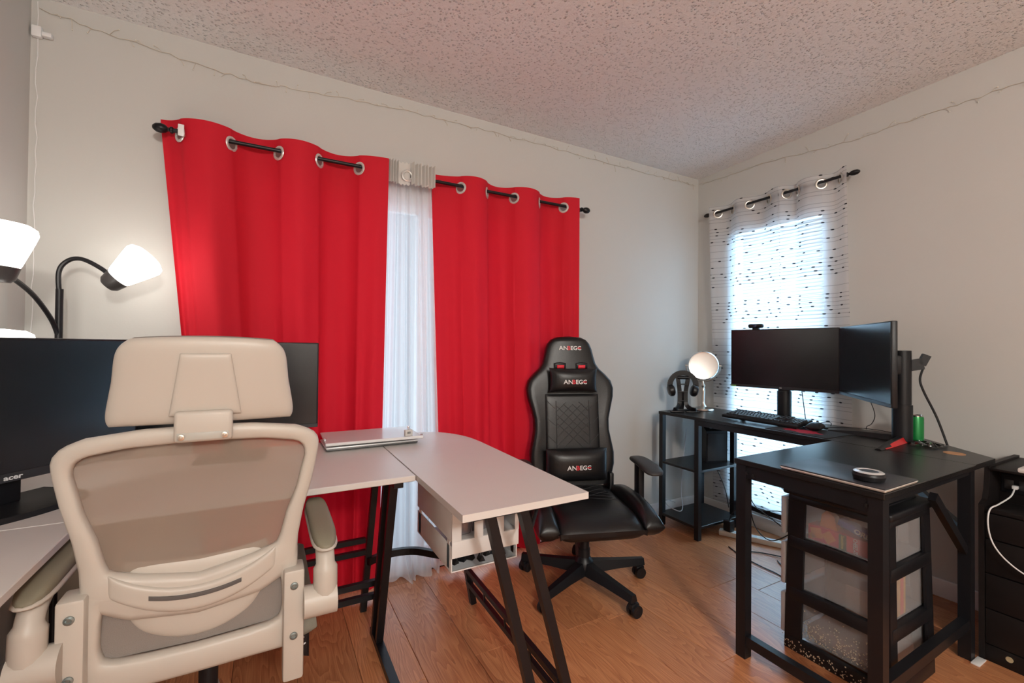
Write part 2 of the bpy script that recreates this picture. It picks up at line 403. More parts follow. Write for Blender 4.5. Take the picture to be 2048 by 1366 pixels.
def wall_poly(b, ax, c0, c1, lo, hi, holes, top):
    """wall slab along axis ax ('x' or 'y') between lo and hi with rectangular openings"""
    cuts = sorted({lo, hi, *[h[0] for h in holes], *[h[1] for h in holes]})
    for a, e in zip(cuts, cuts[1:]):
        segs = [(0 - .05, None)]
        hs = [h for h in holes if h[0] <= a+1e-6 and h[1] >= e-1e-6]
        spans = [(-.05, hs[0][2]), (hs[0][3], None)] if hs else [(-.05, None)]
        for z0, z1 in spans:
            if z1 is not None and z1 <= z0: continue
            for_z = lambda q: top(q)+.02 if z1 is None else z1
            if ax == 'x':
                vs = [(a, c0, z0), (e, c0, z0), (e, c1, z0), (a, c1, z0), (a, c0, for_z(c0)), (e, c0, for_z(c0)), (e, c1, for_z(c1)), (a, c1, for_z(c1))]
            else:
                vs = [(c0, a, z0), (c1, a, z0), (c1, e, z0), (c0, e, z0), (c0, a, for_z(a)), (c1, a, for_z(a)), (c1, e, for_z(e)), (c0, e, for_z(e))]
            b.add(vs, [(0, 1, 2, 3), (7, 6, 5, 4), (0, 4, 5, 1), (1, 5, 6, 2), (2, 6, 7, 3), (3, 7, 4, 0)])
    return b
DX0, DX1, DZ1 = -.17, 1.60, 1.96          # sliding door opening in the back wall
WY0, WY1, WZ0, WZ1 = 1.385, 2.02, .12, 2.005  # window opening in the right wall
wb = struct(wall_poly(MB(), 'x', YB, YB+T, XL-T, XR+T, [(DX0, DX1, -.05, DZ1)], HC).build('wall_back', WALLB, smooth=0))
wr = struct(wall_poly(MB(), 'y', XR, XR+T, YF-T, YB, [(WY0, WY1, WZ0, WZ1)], HC).build('wall_right', WALLR, smooth=0))
struct(wall_poly(MB(), 'y', XL-T, XL, YF-T, YB, [], HC).build('wall_left', WALLL, smooth=0))
struct(wall_poly(MB(), 'x', YF-T, YF, XL-T, XR+T, [], HC).build('wall_front', WALLL, smooth=0))
WORLD_SPACE[wb.name] = True
xx = XL+.002
for i in range(5):   # painted boards low on the back wall, in the lamp corner
    MB().rbox(xx, xx+.083, YB-.010, YB+.001, .09, .93, .003, 1).build('board', WAINS, wb); xx += .086
xx_end = xx
MB().rbox(XL+.002, xx_end, YB-.016, YB+.001, .93, .955, .004, 1).build('cap_rail', WAINS, wb)
def baseboard(name, x0, x1, y0, y1):
    struct(MB().rbox(x0, x1, y0, y1, 0, .085, .004, 2).build(name, TRIM))
baseboard('baseboard_back', DX1+.06, XR-.001, YB-.014, YB+.001)
baseboard('baseboard_left', XL-.001, XL+.014, YF, YB-.016)
baseboard('baseboard_right', XR-.014, XR+.001, YF, YB-.016)
struct(MB().rbox(XL+.014, -.30, YB-.015, YB+.001, 0, .088, .004, 2).build('trim_1', TRIM))

# sliding glass door behind the red curtains
d1 = struct(thing('door_1', '', ''))
for k in ('label', 'category'): del d1[k]
WORLD_SPACE[d1.name] = True
f = MB(); y0, y1 = YB+.01, YB+.10
for a, e, z0, z1 in ((DX0, DX0+.05, 0, DZ1), (DX1-.05, DX1, 0, DZ1), (DX0+.05, DX1-.05, DZ1-.05, DZ1), (DX0+.05, DX1-.05, 0, .04)): f.box(a, e, y0, y1, z0, z1)
f.build('door_frame', TRIM, d1)
for a, e, yy in ((DX0+.05, .74, YB+.03), (.69, DX1-.05, YB+.06)):
    s = MB()
    for p, q, z0, z1 in ((a, a+.05, .04, DZ1-.05), (e-.05, e, .04, DZ1-.05), (a+.05, e-.05, DZ1-.10, DZ1-.05), (a+.05, e-.05, .04, .10)): s.box(p, q, yy, yy+.025, z0, z1)
    so = s.build('sash', TRIM, d1); WORLD_SPACE[so.name] = False
    MB().box(a+.05, e-.05, yy+.010, yy+.015, .10, DZ1-.10).build('pane', GLASS, so)
# window in the right wall
w1 = struct(thing('window_1', '', ''))
for k in ('label', 'category'): del w1[k]
WORLD_SPACE[w1.name] = True
f = MB(); xa, xb = XR+.03, XR+.11
for a, e, z0, z1 in ((WY0, WY0+.04, WZ0, WZ1), (WY1-.04, WY1, WZ0, WZ1), (WY0+.04, WY1-.04, WZ1-.04, WZ1), (WY0+.04, WY1-.04, WZ0, WZ0+.04), (WY0+.04, WY1-.04, 1.04, 1.08)): f.box(xa, xb, a, e, z0, z1)
f.build('window_frame', TRIM, w1)
for z0, z1 in ((WZ0+.04, 1.04), (1.08, WZ1-.04)): MB().box(XR+.075, XR+.08, WY0+.04, WY1-.04, z0, z1).build('pane', GLASS, w1)
MB().rbox(XR-.003, XR+.03, WY0-.02, WY1+.02, WZ0-.018, WZ0, .004).build('window_sill', TRIM, w1)
bl = thing('window_blind', 'white slatted blind hanging in the window behind the dotted curtains', 'blind', (XR+.012, (WY0+WY1)/2, WZ0), world=True)
MB().rbox(XR-.008, XR+.028, WY0+.005, WY1-.005, WZ1-.045, WZ1-.002, .004).build('headrail', WHITE, bl)
me_s = None; z = WZ1-.06; k = 0
while z > WZ0+.03:
    if me_s is None:
        s = MB(); ang = math.radians(48); L_ = (WY1-WY0)/2-.008
        prof = [(-.0125, 0), (-.006, .0018), (0, .0024), (.006, .0018), (.0125, 0)]
        pts = [(p*math.cos(ang)-q*math.sin(ang), p*math.sin(ang)+q*math.cos(ang)) for p, q in prof]
        vs = [(px, yy, pz) for yy in (-L_, L_) for px, pz in pts]; s.add(vs, [(i, i+1, i+6, i+5) for i in range(4)])
        o = s.build('slat', BLIND, bl, smooth=60); me_s = o.data
        o.matrix_parent_inverse = Matrix.Identity(4); o.location = (0, 0, z-WZ0)
    else:
        o = bpy.data.objects.new('slat', me_s); COL.objects.link(o); o.parent = bl; o.location = (0, 0, z-WZ0)
    z -= .0215
MB().rbox(XR, XR+.024, WY0+.008, WY1-.008, z-.004, z+.012, .003).build('bottom_rail', WHITE, bl)
for yy in (WY0+.14, WY1-.14): MB().tube([(XR-.003, yy, WZ1-.04), (XR-.003, yy, z)], .0012, 5).build('cord', WHITE, bl)

# ------------------------------------------------------------------ curtains
def curtain(name, label, cat, group, fabric, path, zs, holes=(), hr=.024, uvs=1.):
    """path(s, z) -> (x, y); s in 0..1; zs list of heights; holes = points cut out of the fabric"""
    t = thing(name, label, cat, (*path(.5, zs[-1])[:2], zs[-1]), world=True, group=group)
    nu = 190; b = MB(); b.uv = []
    for z in zs:
        dl = 0; prev = None
        for i in range(nu+1):
            zz = z; p = path(i/nu, z)
            if len(p) == 3: zz = p[2]
            q = Vector((p[0], p[1], zz)); dl += (q-prev).length if prev else 0; prev = q
            b.v.append(q); b.uv.append((dl*uvs, zz*uvs))
    for j in range(len(zs)-1):
        for i in range(nu):
            a = j*(nu+1)+i; f = (a, a+nu+1, a+nu+2, a+1)
            c = sum((b.v[k] for k in f), Vector())/4
            if any((c-h).length < hr for h in holes): continue
            b.f.append(f)
    b.build('cloth', fabric, t, smooth=70)
    return t
RZ, RY = 2.012, 2.18
def rows(top, bot, fine=.14, n=26):
    k = int(fine/.0055); out = [top-fine*i/k for i in range(k+1)]
    return out+[top-fine-(top-fine-bot)*(i/n) for i in range(1, n+1)]
def red_panel(label, gs, xe0, xe1, first_front, z0, drift, seed, gl):
    rnd = random.Random(seed); ph = [rnd.uniform(-.02, .02) for _ in range(12)]
    knots = [xe0]+gs+[xe1]
    def path(s, z):
        x = xe0+(xe1-xe0)*s; k = 0
        while k < len(knots)-2 and x > knots[k+1]: k += 1
        sgn = -1 if (k % 2 == 0) == first_front else 1
        t = (x-knots[k])/(knots[k+1]-knots[k])
        if k == 0: wv = math.cos(t*PI/2)
        elif k == len(knots)-2: wv = math.sin(t*PI/2)
        else: wv = math.sin(t*PI)
        fall = max(0, min(1, (2.05-z)/1.9))
        amp = (.036 if sgn < 0 else .044)*(1-.15*fall)
        xs = x+drift(s, fall)+ph[k]*fall*math.sin(t*PI)
        crease = .014*fall*math.sin(t*PI*3+ph[k]*90)
        return xs, RY+sgn*amp*wv*abs(wv)**-.25+crease if wv > 1e-4 else RY+crease
    zg = RZ-.010
    t = curtain('grommet_curtain', label, 'curtain', gl, RED, path, rows(RZ+.052, z0), [Vector((g, RY, zg)) for g in gs])
    for i, g in enumerate(gs):
        (xa, ya), (xb, yb) = path((g-.006-xe0)/(xe1-xe0), zg)[:2], path((g+.006-xe0)/(xe1-xe0), zg)[:2]
        d = Vector((xb-xa, yb-ya, 0)).normalized()
        MB().torus(.0255, .0062, axes((g, RY, zg), d, (0, 0, 1)), 28, 8, flat=.6).build('grommet', EYELET, t)
    return t
red_panel('wide red grommet curtain hanging beside the gooseneck lamp', [-.316, -.141, .031, .195, .366], -.385, .497, False, .035,
          lambda s, f: .20*f*(1-s)**1.5-.02*f, 3, 'red curtains')
red_panel('red grommet curtain hanging behind the black gaming chair', [.878, 1.032, 1.199, 1.367, 1.536], .735, 1.628, False, .05,
          lambda s, f: .05*f*(1-s), 5, 'red curtains')
def sheer_path(x0, x1, spread0, spread1, folds, amp, yc, seed, pool=0.):
    rnd = random.Random(seed); a = [rnd.uniform(.6, 1.3) for _ in range(40)]; b_ = [rnd.uniform(0, 2*PI) for _ in range(40)]
    def path(s, z):
        f = max(0, min(1, (2.05-z)/2.0))
        lo, hi = x0-spread0*f, x1+spread1*f
        k = int(s*folds) % 40
        xx = lo+(hi-lo)*s+.008*f*math.sin(s*19+b_[3])
        yy = yc+amp*(.35+.65*f)*(math.sin(s*folds*2*PI+b_[0]+.6*math.sin(s*9))*a[k]*.6+.4*math.sin(s*folds*3.3*PI+b_[1]))
        zz = z
        if pool and z < .16:
            q = (.16-z)/.16; yy -= q*q*pool*(.5+.5*math.sin(s*folds*2*PI+b_[0])+.4*math.sin(s*11+2)); zz = max(.006+.012*(1+math.sin(s*23)), z)
            xx += q*.02*math.sin(s*17)
        return xx, yy, zz
    return path
sh = curtain('sheer_curtain', 'white sheer curtain gathered between the two red curtains, hem puddled on the floor', 'curtain', None, SHEER,
        sheer_path(.497, .725, .035, .075, 6.5, .020, 2.208, 11, pool=.06), rows(RZ+.055, .0, n=60))
HEAD = see_through('sheer_header', (.76, .74, .70), 0, .85, translucent=.25)
for xa, xb, np_, am_, y_ in ((.497, .548, 4, .011, RY-.022), (.548, .606, 1, .003, RY-.014), (.606, .728, 7, .013, RY-.034)):
    hb = MB(); NX = 60
    for zz, k_ in ((RZ+.056, 1.15), (RZ+.02, 1.0), (RZ-.02, .95), (RZ-.052, .85)):
        for i in range(NX+1): hb.v.append(Vector((xa+(xb-xa)*i/NX, y_+am_*k_*math.sin(i/NX*np_*2*PI), zz+.003*math.sin(i*.35))))
    for j in range(3):
        for i in range(NX): hb.f.append((j*(NX+1)+i, (j+1)*(NX+1)+i, (j+1)*(NX+1)+i+1, j*(NX+1)+i+1))
    hb.build('header_pleats' if np_ > 1 else 'header_band', HEAD, sh, smooth=70)
MB().torus(.024, .006, axes((.590, RY-.019, RZ-.008), (1, 0, 0), (0, 0, 1)), 24, 8).build('grommet', EYELET, sh)
curtain('sheer_curtain', 'narrow white sheer strip showing beside the red curtain under the white desk', 'curtain', None, SHEER,
        sheer_path(-.26, .05, .02, .0, 4, .005, 2.256, 4), rows(1.96, .02, n=30))
def rod(name, label, a, b, r, wall, fr, fin2=None):
    t = thing(name, label, 'curtain rod', a, world=True); a, b = Vector(a), Vector(b); d = (b-a).normalized()
    MB().cyl(a, b, r, n=14).build('rod', BLACKM, t)
    for e, s in ((a, -1), (b, 1)):
        MB().lathe([(r, 0), (r*1.5, .003), (r*1.5, .010), (r*.9, .014), (r*.9, .018), (fr*.8, .026), (fr, .040), (fr*.85, .056), (fr*.4, .066), (0, .068)], 18, to_z(e, d*s)).build('finial', BLACKM, t)
    return t
ro = rod('curtain_rod', 'long black curtain rod carrying the red curtains', (-.336, RY, RZ), (1.665, RY, RZ), .0085, YB, .019)
for xx in (-.305, 1.655):
    MB().bar((xx, RY-.004, RZ-.013), (xx, YB, RZ-.013), .012, .008).build('bracket', WHITE if xx < 0 else BLACKM, ro)
MB().rbox(-.338+.02, -.338+.040, RY-.034, RY-.030, RZ-.028, RZ+.018, .002).build('bracket_clip', WHITE, ro)
# dotted curtains on the right window
RX2, RZ2 = 2.772, 2.13
def dotted(label, ya, yb, knots, front0, z0, seed):
    b_ = random.Random(seed); ph = b_.uniform(0, 6)
    kn = [ya]+knots+[yb]
    def path(s, z):
        y = ya+(yb-ya)*s; k = 0
        sg = -1 if yb < ya else 1
        while k < len(kn)-2 and sg*(y-kn[k+1]) > 0: k += 1
        t = (y-kn[k])/(kn[k+1]-kn[k]); sgn = -1 if (k % 2 == 0) == front0 else 1
        wv = math.cos(t*PI/2) if k == 0 else math.sin(t*PI/2) if k == len(kn)-2 else math.sin(t*PI)
        f = max(0, min(1, (2.13-z)/1.3))
        xx = RX2+(.030*(1-.62*f))*sgn*wv+.037*f+.004*f*math.sin(s*21+ph+z*1.5)
        return min(xx, XR-.006), y+.012*f*math.sin(s*9+ph)*math.sin(PI*s)
    zg = RZ2-.010
    t = curtain('dotted_curtain', label, 'curtain', 'dotted voile curtains', DOTS, path, rows(RZ2+.045, z0, n=30), [Vector((RX2, g, zg)) for g in knots])
    for g in knots:
        xa = path((g-.006-ya)/(yb-ya), zg); xb = path((g+.006-ya)/(yb-ya), zg)
        d = Vector((xb[0]-xa[0], xb[1]-xa[1], 0)).normalized()
        MB().torus(.0255, .0062, axes((RX2, g, zg), d, (0, 0, 1)), 26, 8, flat=.6).build('grommet', STEEL, t)
    return t
dotted('white voile curtain with dark threads, next to the room corner', 2.105, 1.615, [2.055, 1.94, 1.82, 1.69], True, .10, 2)
dotted('white voile curtain with dark threads, next to the bare beige wall', 1.613, 1.245, [1.580, 1.515, 1.385, 1.29], True, .10, 6)
rod('curtain_rod', 'short black curtain rod over the dotted voile curtains', (RX2, 2.10, RZ2), (RX2, 1.262, RZ2), .008, XR, .015)

# ------------------------------------------------------------------ fairy lights and wall bits
COPPER = mat('pale_wire', (.62, .56, .46), .4, metal=.3)
def fairy(name, label, pts, nrm, seed, r=.0011, twig=.045, step=.045):
    rr = random.Random(seed); t = thing(name, label, 'string lights', pts[0], world=True)
    base = spline(pts, 14); nrm = Vector(nrm)
    path = [p+Vector((rr.uniform(-1, 1), rr.uniform(-1, 1), rr.uniform(-1, 1)))*.006 for p in base]
    def flat(p): return p-nrm*(p-base[0]).dot(nrm)+nrm*.004
    path = [flat(p) for p in path]
    w_ = MB().tube(path, r, 5); acc = 0; bulbs = MB()
    for a, c in zip(path, path[1:]):
        acc += (c-a).length
        if acc > step:
            acc = 0; d = Vector((rr.uniform(-1, 1), rr.uniform(-1, 1), rr.uniform(-1, 1))); d = (d-nrm*d.dot(nrm)).normalized()
            e = a+d*twig*rr.uniform(.3, 1); m_ = (a+e)/2+Vector((0, 0, .006)); m_ = flat(m_)
            w_.tube([a, m_, flat(e)], r*.8, 4); bulbs.lathe([(0, -.003), (.0022, -.001), (.0022, .001), (0, .003)], 6, Matrix.Translation(flat(e)+nrm*.001))
    w_.build('wire', COPPER, t); bulbs.build('bulbs', mat('wire_bulb', (.8, .76, .66), .2), t, kind='stuff')
yw = YB-.001
fairy('string_lights', 'thin fairy-light wire strung along the top of the grey-blue wall', [(-.745, yw, 2.395), (-.45, yw, 2.36), (-.05, yw, 2.325), (.10, yw, 2.345), (.6, yw, 2.375), (1.1, yw, 2.385), (1.9, yw, 2.385), (2.5, yw, 2.385), (2.80, yw, 2.39)], (0, -1, 0), 1)
xw = XR-.001
fairy('string_lights', 'thin fairy-light wire strung along the top of the beige wall', [(xw, 2.225, 2.395), (xw, 1.75, 2.38), (xw, 1.30, 2.335), (xw, .95, 2.33), (xw, .6, 2.33), (xw, .2, 2.36), (xw, -.4, 2.40)], (-1, 0, 0), 2)
cc = thing('corner_cable', 'thin white cable running down the room corner behind the lamp', 'cable', (XL+.012, YB-.004, .96), world=True)
rr = random.Random(3)
MB().tube([(XL+.020+.004*rr.uniform(-1, 1), YB-.004, 2.42-i*.05) for i in range(29)], .0015, 6).build('wire', WHITE, cc)
MB().rbox(XL+.006, XL+.034, YB-.02, YB, 2.285, 2.325, .004).build('junction', WHITE, cc)
tag(MB().rbox(XL+.035, XL+.062, YB-.024, YB-.002, 2.29, 2.306, .003).build('adhesive_hook', WHITE), 'small white adhesive hook high in the wall corner', 'hook')
pl = thing('power_adapter', 'black power adapter plugged in low on the wall under the white desk', 'adapter', (-.733, YB-.012, .155), world=True)
MB().rbox(-.76, -.712, YB-.06, YB-.016, .16, .235, .006).build('body', BLACKP, pl)
MB().rbox(-.765, -.70, YB-.017, YB-.009, .145, .262, .003).build('outlet_plate', WHITE, pl)

# ------------------------------------------------------------------ gooseneck floor lamp
LX, LY = -.645, 2.143
lamp = thing('floor_lamp', 'black gooseneck floor lamp with lit white glass shades in the corner', 'lamp', (LX, LY, 0), world=True)
MB().lathe([(.098, 0), (.100, .008), (.094, .02), (.03, .03), (.02, .045)], 36, Matrix.Translation((LX, LY, 0))).build('base', mat('lamp_base', (.02, .025, .025), .35), lamp)
MB().cyl((LX, LY, .02), (LX, LY, 1.36), .0105, n=14).build('pole', BLACKM, lamp)
SHADE = mat('lit_shade', (1, 1, 1), .4, emit=((1, .94, .86), 6))
CUP = mat('lamp_cup', (.05, .045, .045), .35)
def head(path, cup, d):
    a = MB().tube(spline(path, 8), .0075, 10).build('gooseneck', BLACKM, lamp)
    m = to_z(cup, d)
    h = MB().lathe([(.0, -.012), (.024, -.010), (.033, .0), (.040, .034), (.036, .036)], 26, m).build('lamp_cup', CUP, lamp)
    MB().lathe([(.036, .030), (.042, .045), (.060, .110), (.066, .135), (.062, .150), (.045, .160), (0, .163)], 28, m).build('lamp_shade', SHADE, lamp)
head([(LX, LY, 1.33), (LX-.003, LY, 1.42), (LX+.02, LY, 1.462), (LX+.06, LY-.01, 1.470), (LX+.115, LY-.02, 1.44), (LX+.150, LY-.03, 1.405)], (LX+.142, LY-.035, 1.385), (.72, -.15, .66))
head([(LX, LY, 1.19), (LX-.01, LY-.03, 1.25), (LX-.02, LY-.13, 1.32), (LX-.025, LY-.24, 1.358), (LX-.022, LY-.31, 1.362)], (-.668, 1.80, 1.352), (.10, -.02, 1))
head([(LX, LY, 1.02), (LX+.01, LY-.06, 1.06), (LX-.01, LY-.20, 1.06), (LX-.02, LY-.32, 1.045)], (-.662, 1.79, 1.046), (.05, 0, 1))

# ------------------------------------------------------------------ white desk
wd = thing('white_desk', 'white corner desk with black metal legs and a rounded rear corner', 'desk', (.2, 1.7, 0), world=True)
ZT, ZU = .75, .731
MB().rbox(-.768, -.382, .55, 1.423, ZU, ZT, .002, 1).build('desk_top', DESKW, wd)
MB().rbox(-.768, .4285, 1.425, 2.09, ZU, ZT, .002, 1).build('desk_top', DESKW, wd)
arc = [(.4315, 1.035), (.826, 1.035), (.832, 1.80), (.825, 1.90), (.805, 1.98), (.77, 2.05), (.72, 2.10), (.66, 2.12), (.4315, 2.12)]
MB().prism([tuple(p)[:2] for p in spline([(*q, 0) for q in arc[2:8]], 4)][::1]+[arc[8], arc[0], arc[1]], ZU, ZT).build('desk_top', DESKW, wd)
def leg(p, q, w=.026, h=.026, nm='leg', par=wd, m=BLACKM): return MB().bar(p, q, w, h).build(nm, m, par)
leg((.38, 1.60, ZU), (.392, 1.845, .02)); leg((.38, 1.51, ZU), (.395, 1.775, .02))
leg((.395, 1.43, .0135), (.395, 1.875, .0135), .03, .025, 'foot_bar'); leg((.38, 1.45, ZU-.012), (.38, 1.95, ZU-.012), .03, .022, 'top_bar')
leg((.445, 2.05, ZU), (.385, 2.05, 0))
for z, yy in ((.31, 2.05), (.257, 2.05), (.222, 1.84), (.170, 1.84)): leg((-.48, yy, z), (.392, yy-.0, z), .02, .022, 'stretcher')
for xx, yy in ((-.48, 2.05), (-.48, 1.84), (-.72, .60), (-.42, .60)): leg((xx, yy, ZU), (xx, yy, 0))
for p in (.22, -.15): leg((p, 2.05, .268), (p, 2.05, .30), .006, .006, 'spacer'); leg((p+.02, 1.84, .181), (p+.02, 1.84, .212), .006, .006, 'spacer')
def zx(z, a, b): return a+(b-a)*(ZU-z)/ZU
leg((.527, 1.085, ZU), (.712, 1.085, .02)); leg((.628, 1.085, ZU), (.830, 1.085, .02))
leg((.50, 1.085, .0135), (.86, 1.085, .0135), .03, .025, 'foot_bar'); leg((.47, 1.085, ZU-.008), (.80, 1.085, ZU-.008), .03, .018, 'top_bar')
leg((.70, 1.877, ZU), (.838, 1.877, 0))
leg((.805, 1.877, .165), (.775, 1.10, .178), .018, .02, 'stretcher'); leg((.81, 1.877, .105), (.795, 1.10, .105), .018, .02, 'stretcher')
for k in (.25, .5, .75): leg((.808-.02*k, 1.877-.777*k, .114), (.806-.03*k, 1.877-.777*k, .168), .006, .006, 'spacer')
ab = MB(); sp_ = spline([(.40, 2.03, .22), (.50, 2.065, .22), (.61, 2.04, .22), (.70, 1.95, .22), (.795, 1.88, .22)], 6)
for p, q in zip(sp_, sp_[1:]): ab.bar(p, q+(q-p)*.08, .022, .030)
ab.build('curved_brace', BLACKM, wd)
MB().cyl((.652, 1.085, .63), (.745, 1.16, ZU), .006, n=10).build('brace_rod', BLACKM, wd)
# organiser hanging under the right wing
og = thing('hanging_organizer', 'white two-tier organizer with three window cut-outs hung under the desk', 'organizer', (.60, 1.43, .492), world=True)
x0, x1, y0, y1 = .488, .716, 1.255, 1.60
ORGW = mat('organizer_white', (.76, .75, .74), .35)
for xx in (x0, x1-.006):
    MB().rbox(xx, xx+.006, y0+.004, y1, .585, .70, .003).build('upper_side', ORGW, og); MB().rbox(xx+.001, xx+.005, y0+.004, y1, .492, .572, .002).build('lower_side', ORGW, og)
    MB().bar((xx+.003, y1-.03, .50), (xx+.003, y1-.03, ZU), .004, .02).build('hanger', ORGW, og); MB().bar((xx+.003, y0+.03, .50), (xx+.003, y0+.03, ZU), .004, .02).build('hanger', ORGW, og)
MB().box(x0+.005, x1-.005, y0, y1, .583, .588).build('upper_tray', ORGW, og); MB().box(x0+.004, x1-.004, y0+.006, y1, .492, .496).build('lower_tray', ORGW, og)
fl_ = MB().rbox(x0, x1, y0-.005, y0, .538, .588, .002)
fl_.rbox(x0, x1, y0-.005, y0, .640, .700, .002)
for a, e in ((x0, .518), (.561, .590), (.633, .662), (.702, x1)): fl_.box(a, e, y0-.0048, y0-.0002, .586, .642)
fl_.build('front_flap', ORGW, og)
MB().box(x0+.004, x1-.004, y0+.006, y0+.009, .496, .545).build('clear_front', ACRYL, og)
rr = random.Random(5)
for i in range(7):
    cx, cy = x0+.03+i*.028, y0+.035+rr.random()*.03; zz = .496
    c = thing('binder_clip', 'black binder clip lying in the lower tray of the hanging organizer', 'clip', (cx, cy, zz), rr.uniform(-.8, .8), 'clips in the hanging organizer')
    MB().prism([(-.010, 0), (.010, 0), (.002, .016), (-.002, .016)], -.013, .013, axes((0, 0, 0), (1, 0, 0), (0, 0, 1))).build('clip_body', BLACKP, c)
    for s in (-1, 1): MB().tube([(s*.001, -.006, .012), (s*.006, -.006, .034), (s*.006, .006, .034), (s*.001, .006, .012)], .0009, 5).build('wire_handle', CHROME, c)
for i in range(3):
    pk = MB().pillow(lambda u, v, h, i=i: (.54+.062*i+.026*u+.004*v, y0+.03+.012*h+.01*i, .618+.028*v), 10, p=4)
    tag(pk.build('cable_bag', mat('foil_grey', (.25, .23, .25), .25, metal=.5, var=.5, vscale=60)), 'small grey bag of cables standing in the upper tray of the hanging organizer', 'bag', 'bags in the hanging organizer')

# things on the white desk
lp = thing('laptop', 'closed silver laptop lying under a clear acrylic sheet', 'laptop', (.39, 1.98, ZT), math.radians(1), world=False)
MB().rbox(-.185, .185, -.092, .095, .002, .010, .004, 2).build('base', mat('laptop_dark', (.09, .09, .09), .4), lp)
MB().rbox(-.186, .186, -.094, .097, .0095, .017, .0035, 2).build('lid', mat('silver_plastic', (.70, .70, .70), .35, metal=.2), lp)
ac = thing('acrylic_sheet', 'clear acrylic sheet with white rim and metal corner studs on the silver laptop', 'acrylic sheet', (.402, 2.0, ZT+.017), math.radians(-1), world=False)
for sx in (-1, 1):
    for sy in (-1, 1): MB().cyl((sx*.15, sy*.07, 0), (sx*.15, sy*.07, .012), .006, n=10).build('foot', WHITE, ac)
MB().rbox(-.196, .19, -.128, .128, .012, .018, .002, 1).build('sheet', see_through('acrylic_painted_reflection', (.78, .78, .78), .30, .25), ac)  # clear sheet; its pale colour stands in for the white sheer's reflection
MB().rbox(-.175, .135, -.124, .124, .0085, .0118, .001, 1).build('backing', mat('white_card', (.80, .79, .78), .45), ac)
MB().rbox(-.197, .192, -.134, -.127, .0085, .020, .002, 1).build('rim', WHITE, ac)
for sx, sy in ((-.192, -.05), (.187, .10), (.187, -.122)): MB().lathe([(0, .008), (.006, .008), (.006, .022), (.003, .026), (0, .026)], 10, Matrix.Translation((sx, sy, 0))).build('stud', CHROME, ac)
tg = thing('tagged_padlock', 'tiny silver padlock with a barcode tag on the acrylic sheet', 'padlock', (.535, 1.895, ZT+.035), math.radians(8), world=False)
MB().rbox(-.017, .017, -.008, .008, 0, .026, .002).build('tag_block', mat('tag_grey', (.62, .60, .57), .4), tg)
MB().rbox(-.004, .004, -.004, .004, .026, .042, .002).build('shackle', CHROME, tg)
for i in range(5): MB().box(-.008+i*.003, -.0065+i*.003, -.0088, -.008, .010, .019).build('barcode_stripe', BLACKP, tg)

def monitor(name, label, loc, rz, w_, h_, z0, col_y=.075, style='round', chin=.018, group=None):
    t = thing(name, label, 'monitor', loc, rz, group)
    MB().rbox(-w_/2, w_/2, -.004, .018, z0, z0+h_, .004, 2).build('housing', BLACKP, t)
    MB().pillow(lambda u, v, h: (w_*.36*u, .016+max(0, h)*.03, z0+h_/2+h_*.33*v), 10, p=4).build('rear_bulge', BLACKP, t)
    MB().box(-w_/2+.006, w_/2-.006, -.0052, -.004, z0+chin, z0+h_-.006).build('screen', SCREEN, t)
    MB().rbox(-w_/2+.001, w_/2-.001, -.0062, -.003, z0+.001, z0+chin-.001, .001, 1).build('bezel', mat('bezel', (.022, .022, .026), .4), t)
    if style == 'round':
        MB().cyl((0, col_y, 0.004), (0, col_y, .17), .038, n=28).build('column', BLACKP, t)
        MB().cyl((0, col_y, .165), (0, col_y, z0+h_*.66), .0335, n=28).build('column_sleeve', BLACKP, t)
        MB().rbox(-.03, .03, .03, col_y, z0+h_*.35, z0+h_*.60, .008).build('mount', BLACKP, t)
    return t
def lg_base(t, a1, a2, red, cy=.05):
    for a, l, rd in ((a1, .32 if red else .20, red), (a2, .30, False)):
        d = Vector((math.cos(a), math.sin(a), 0)); n_ = Vector((-d.y, d.x, 0)); c = Vector((0, cy, 0))
        vs = []
        for s, wd_, zt in ((.02, .024, .028), (.55, .020, .020), (1, .012, .006)):
            p = c+d*l*s
            vs += [p+n_*wd_+Vector((0, 0, .001)), p-n_*wd_+Vector((0, 0, .001)), p-n_*wd_*.4+Vector((0, 0, zt)), p+n_*wd_*.4+Vector((0, 0, zt))]
        fs = [(3, 2, 1, 0), (8, 9, 10, 11)]+[(k*4+i, k*4+(i+1) % 4, k*4+4+(i+1) % 4, k*4+4+i) for k in (0, 1) for i in range(4)]
        b = MB(); b.add(vs, fs); o = b.build('stand_leg', BLACKP, t, smooth=20)
        if rd:
            r_ = MB(); q = []
            for s, wd_, zt in ((.06, .0245, .024), (.5, .0215, .017), (.86, .0165, .007)):
                p = c+d*l*s; q += [p+n_*rd*wd_*1.02+Vector((0, 0, .001)), p+n_*rd*wd_*.52+Vector((0, 0, zt+.001)), p+n_*rd*wd_*1.02-n_*rd*.004+Vector((0, 0, .001)), p+n_*rd*wd_*.5-n_*rd*.004+Vector((0, 0, zt-.002))]
            r_.add(q, [(0, 1, 5, 4), (4, 5, 9, 8), (0, 2, 3, 1), (8, 9, 11, 10), (1, 3, 7, 5), (5, 7, 11, 9), (2, 0, 4, 6), (6, 4, 8, 10)]); r_.build('red_flank', mat('red_plastic', (.55, .01, .015), .3), o)
A1 = math.atan2(.46, .39)
am = monitor('monitor', 'black monitor with a small silver wordmark, angled beside the lamp on the white desk', (-.557, 1.58, ZT), A1, .605, .36, .073, style='flat', chin=.024)
MB().rbox(-.035, .035, .022, .05, .012, .25, .006).build('column', BLACKP, am)
MB().prism([tuple(p)[:2] for p in spline([(-.13, .10, 0), (-.14, 0, 0), (-.115, -.075, 0), (0, -.10, 0), (.115, -.075, 0), (.14, 0, 0), (.13, .10, 0)], 6)], .0, .014).build('stand_base', BLACKP, am)
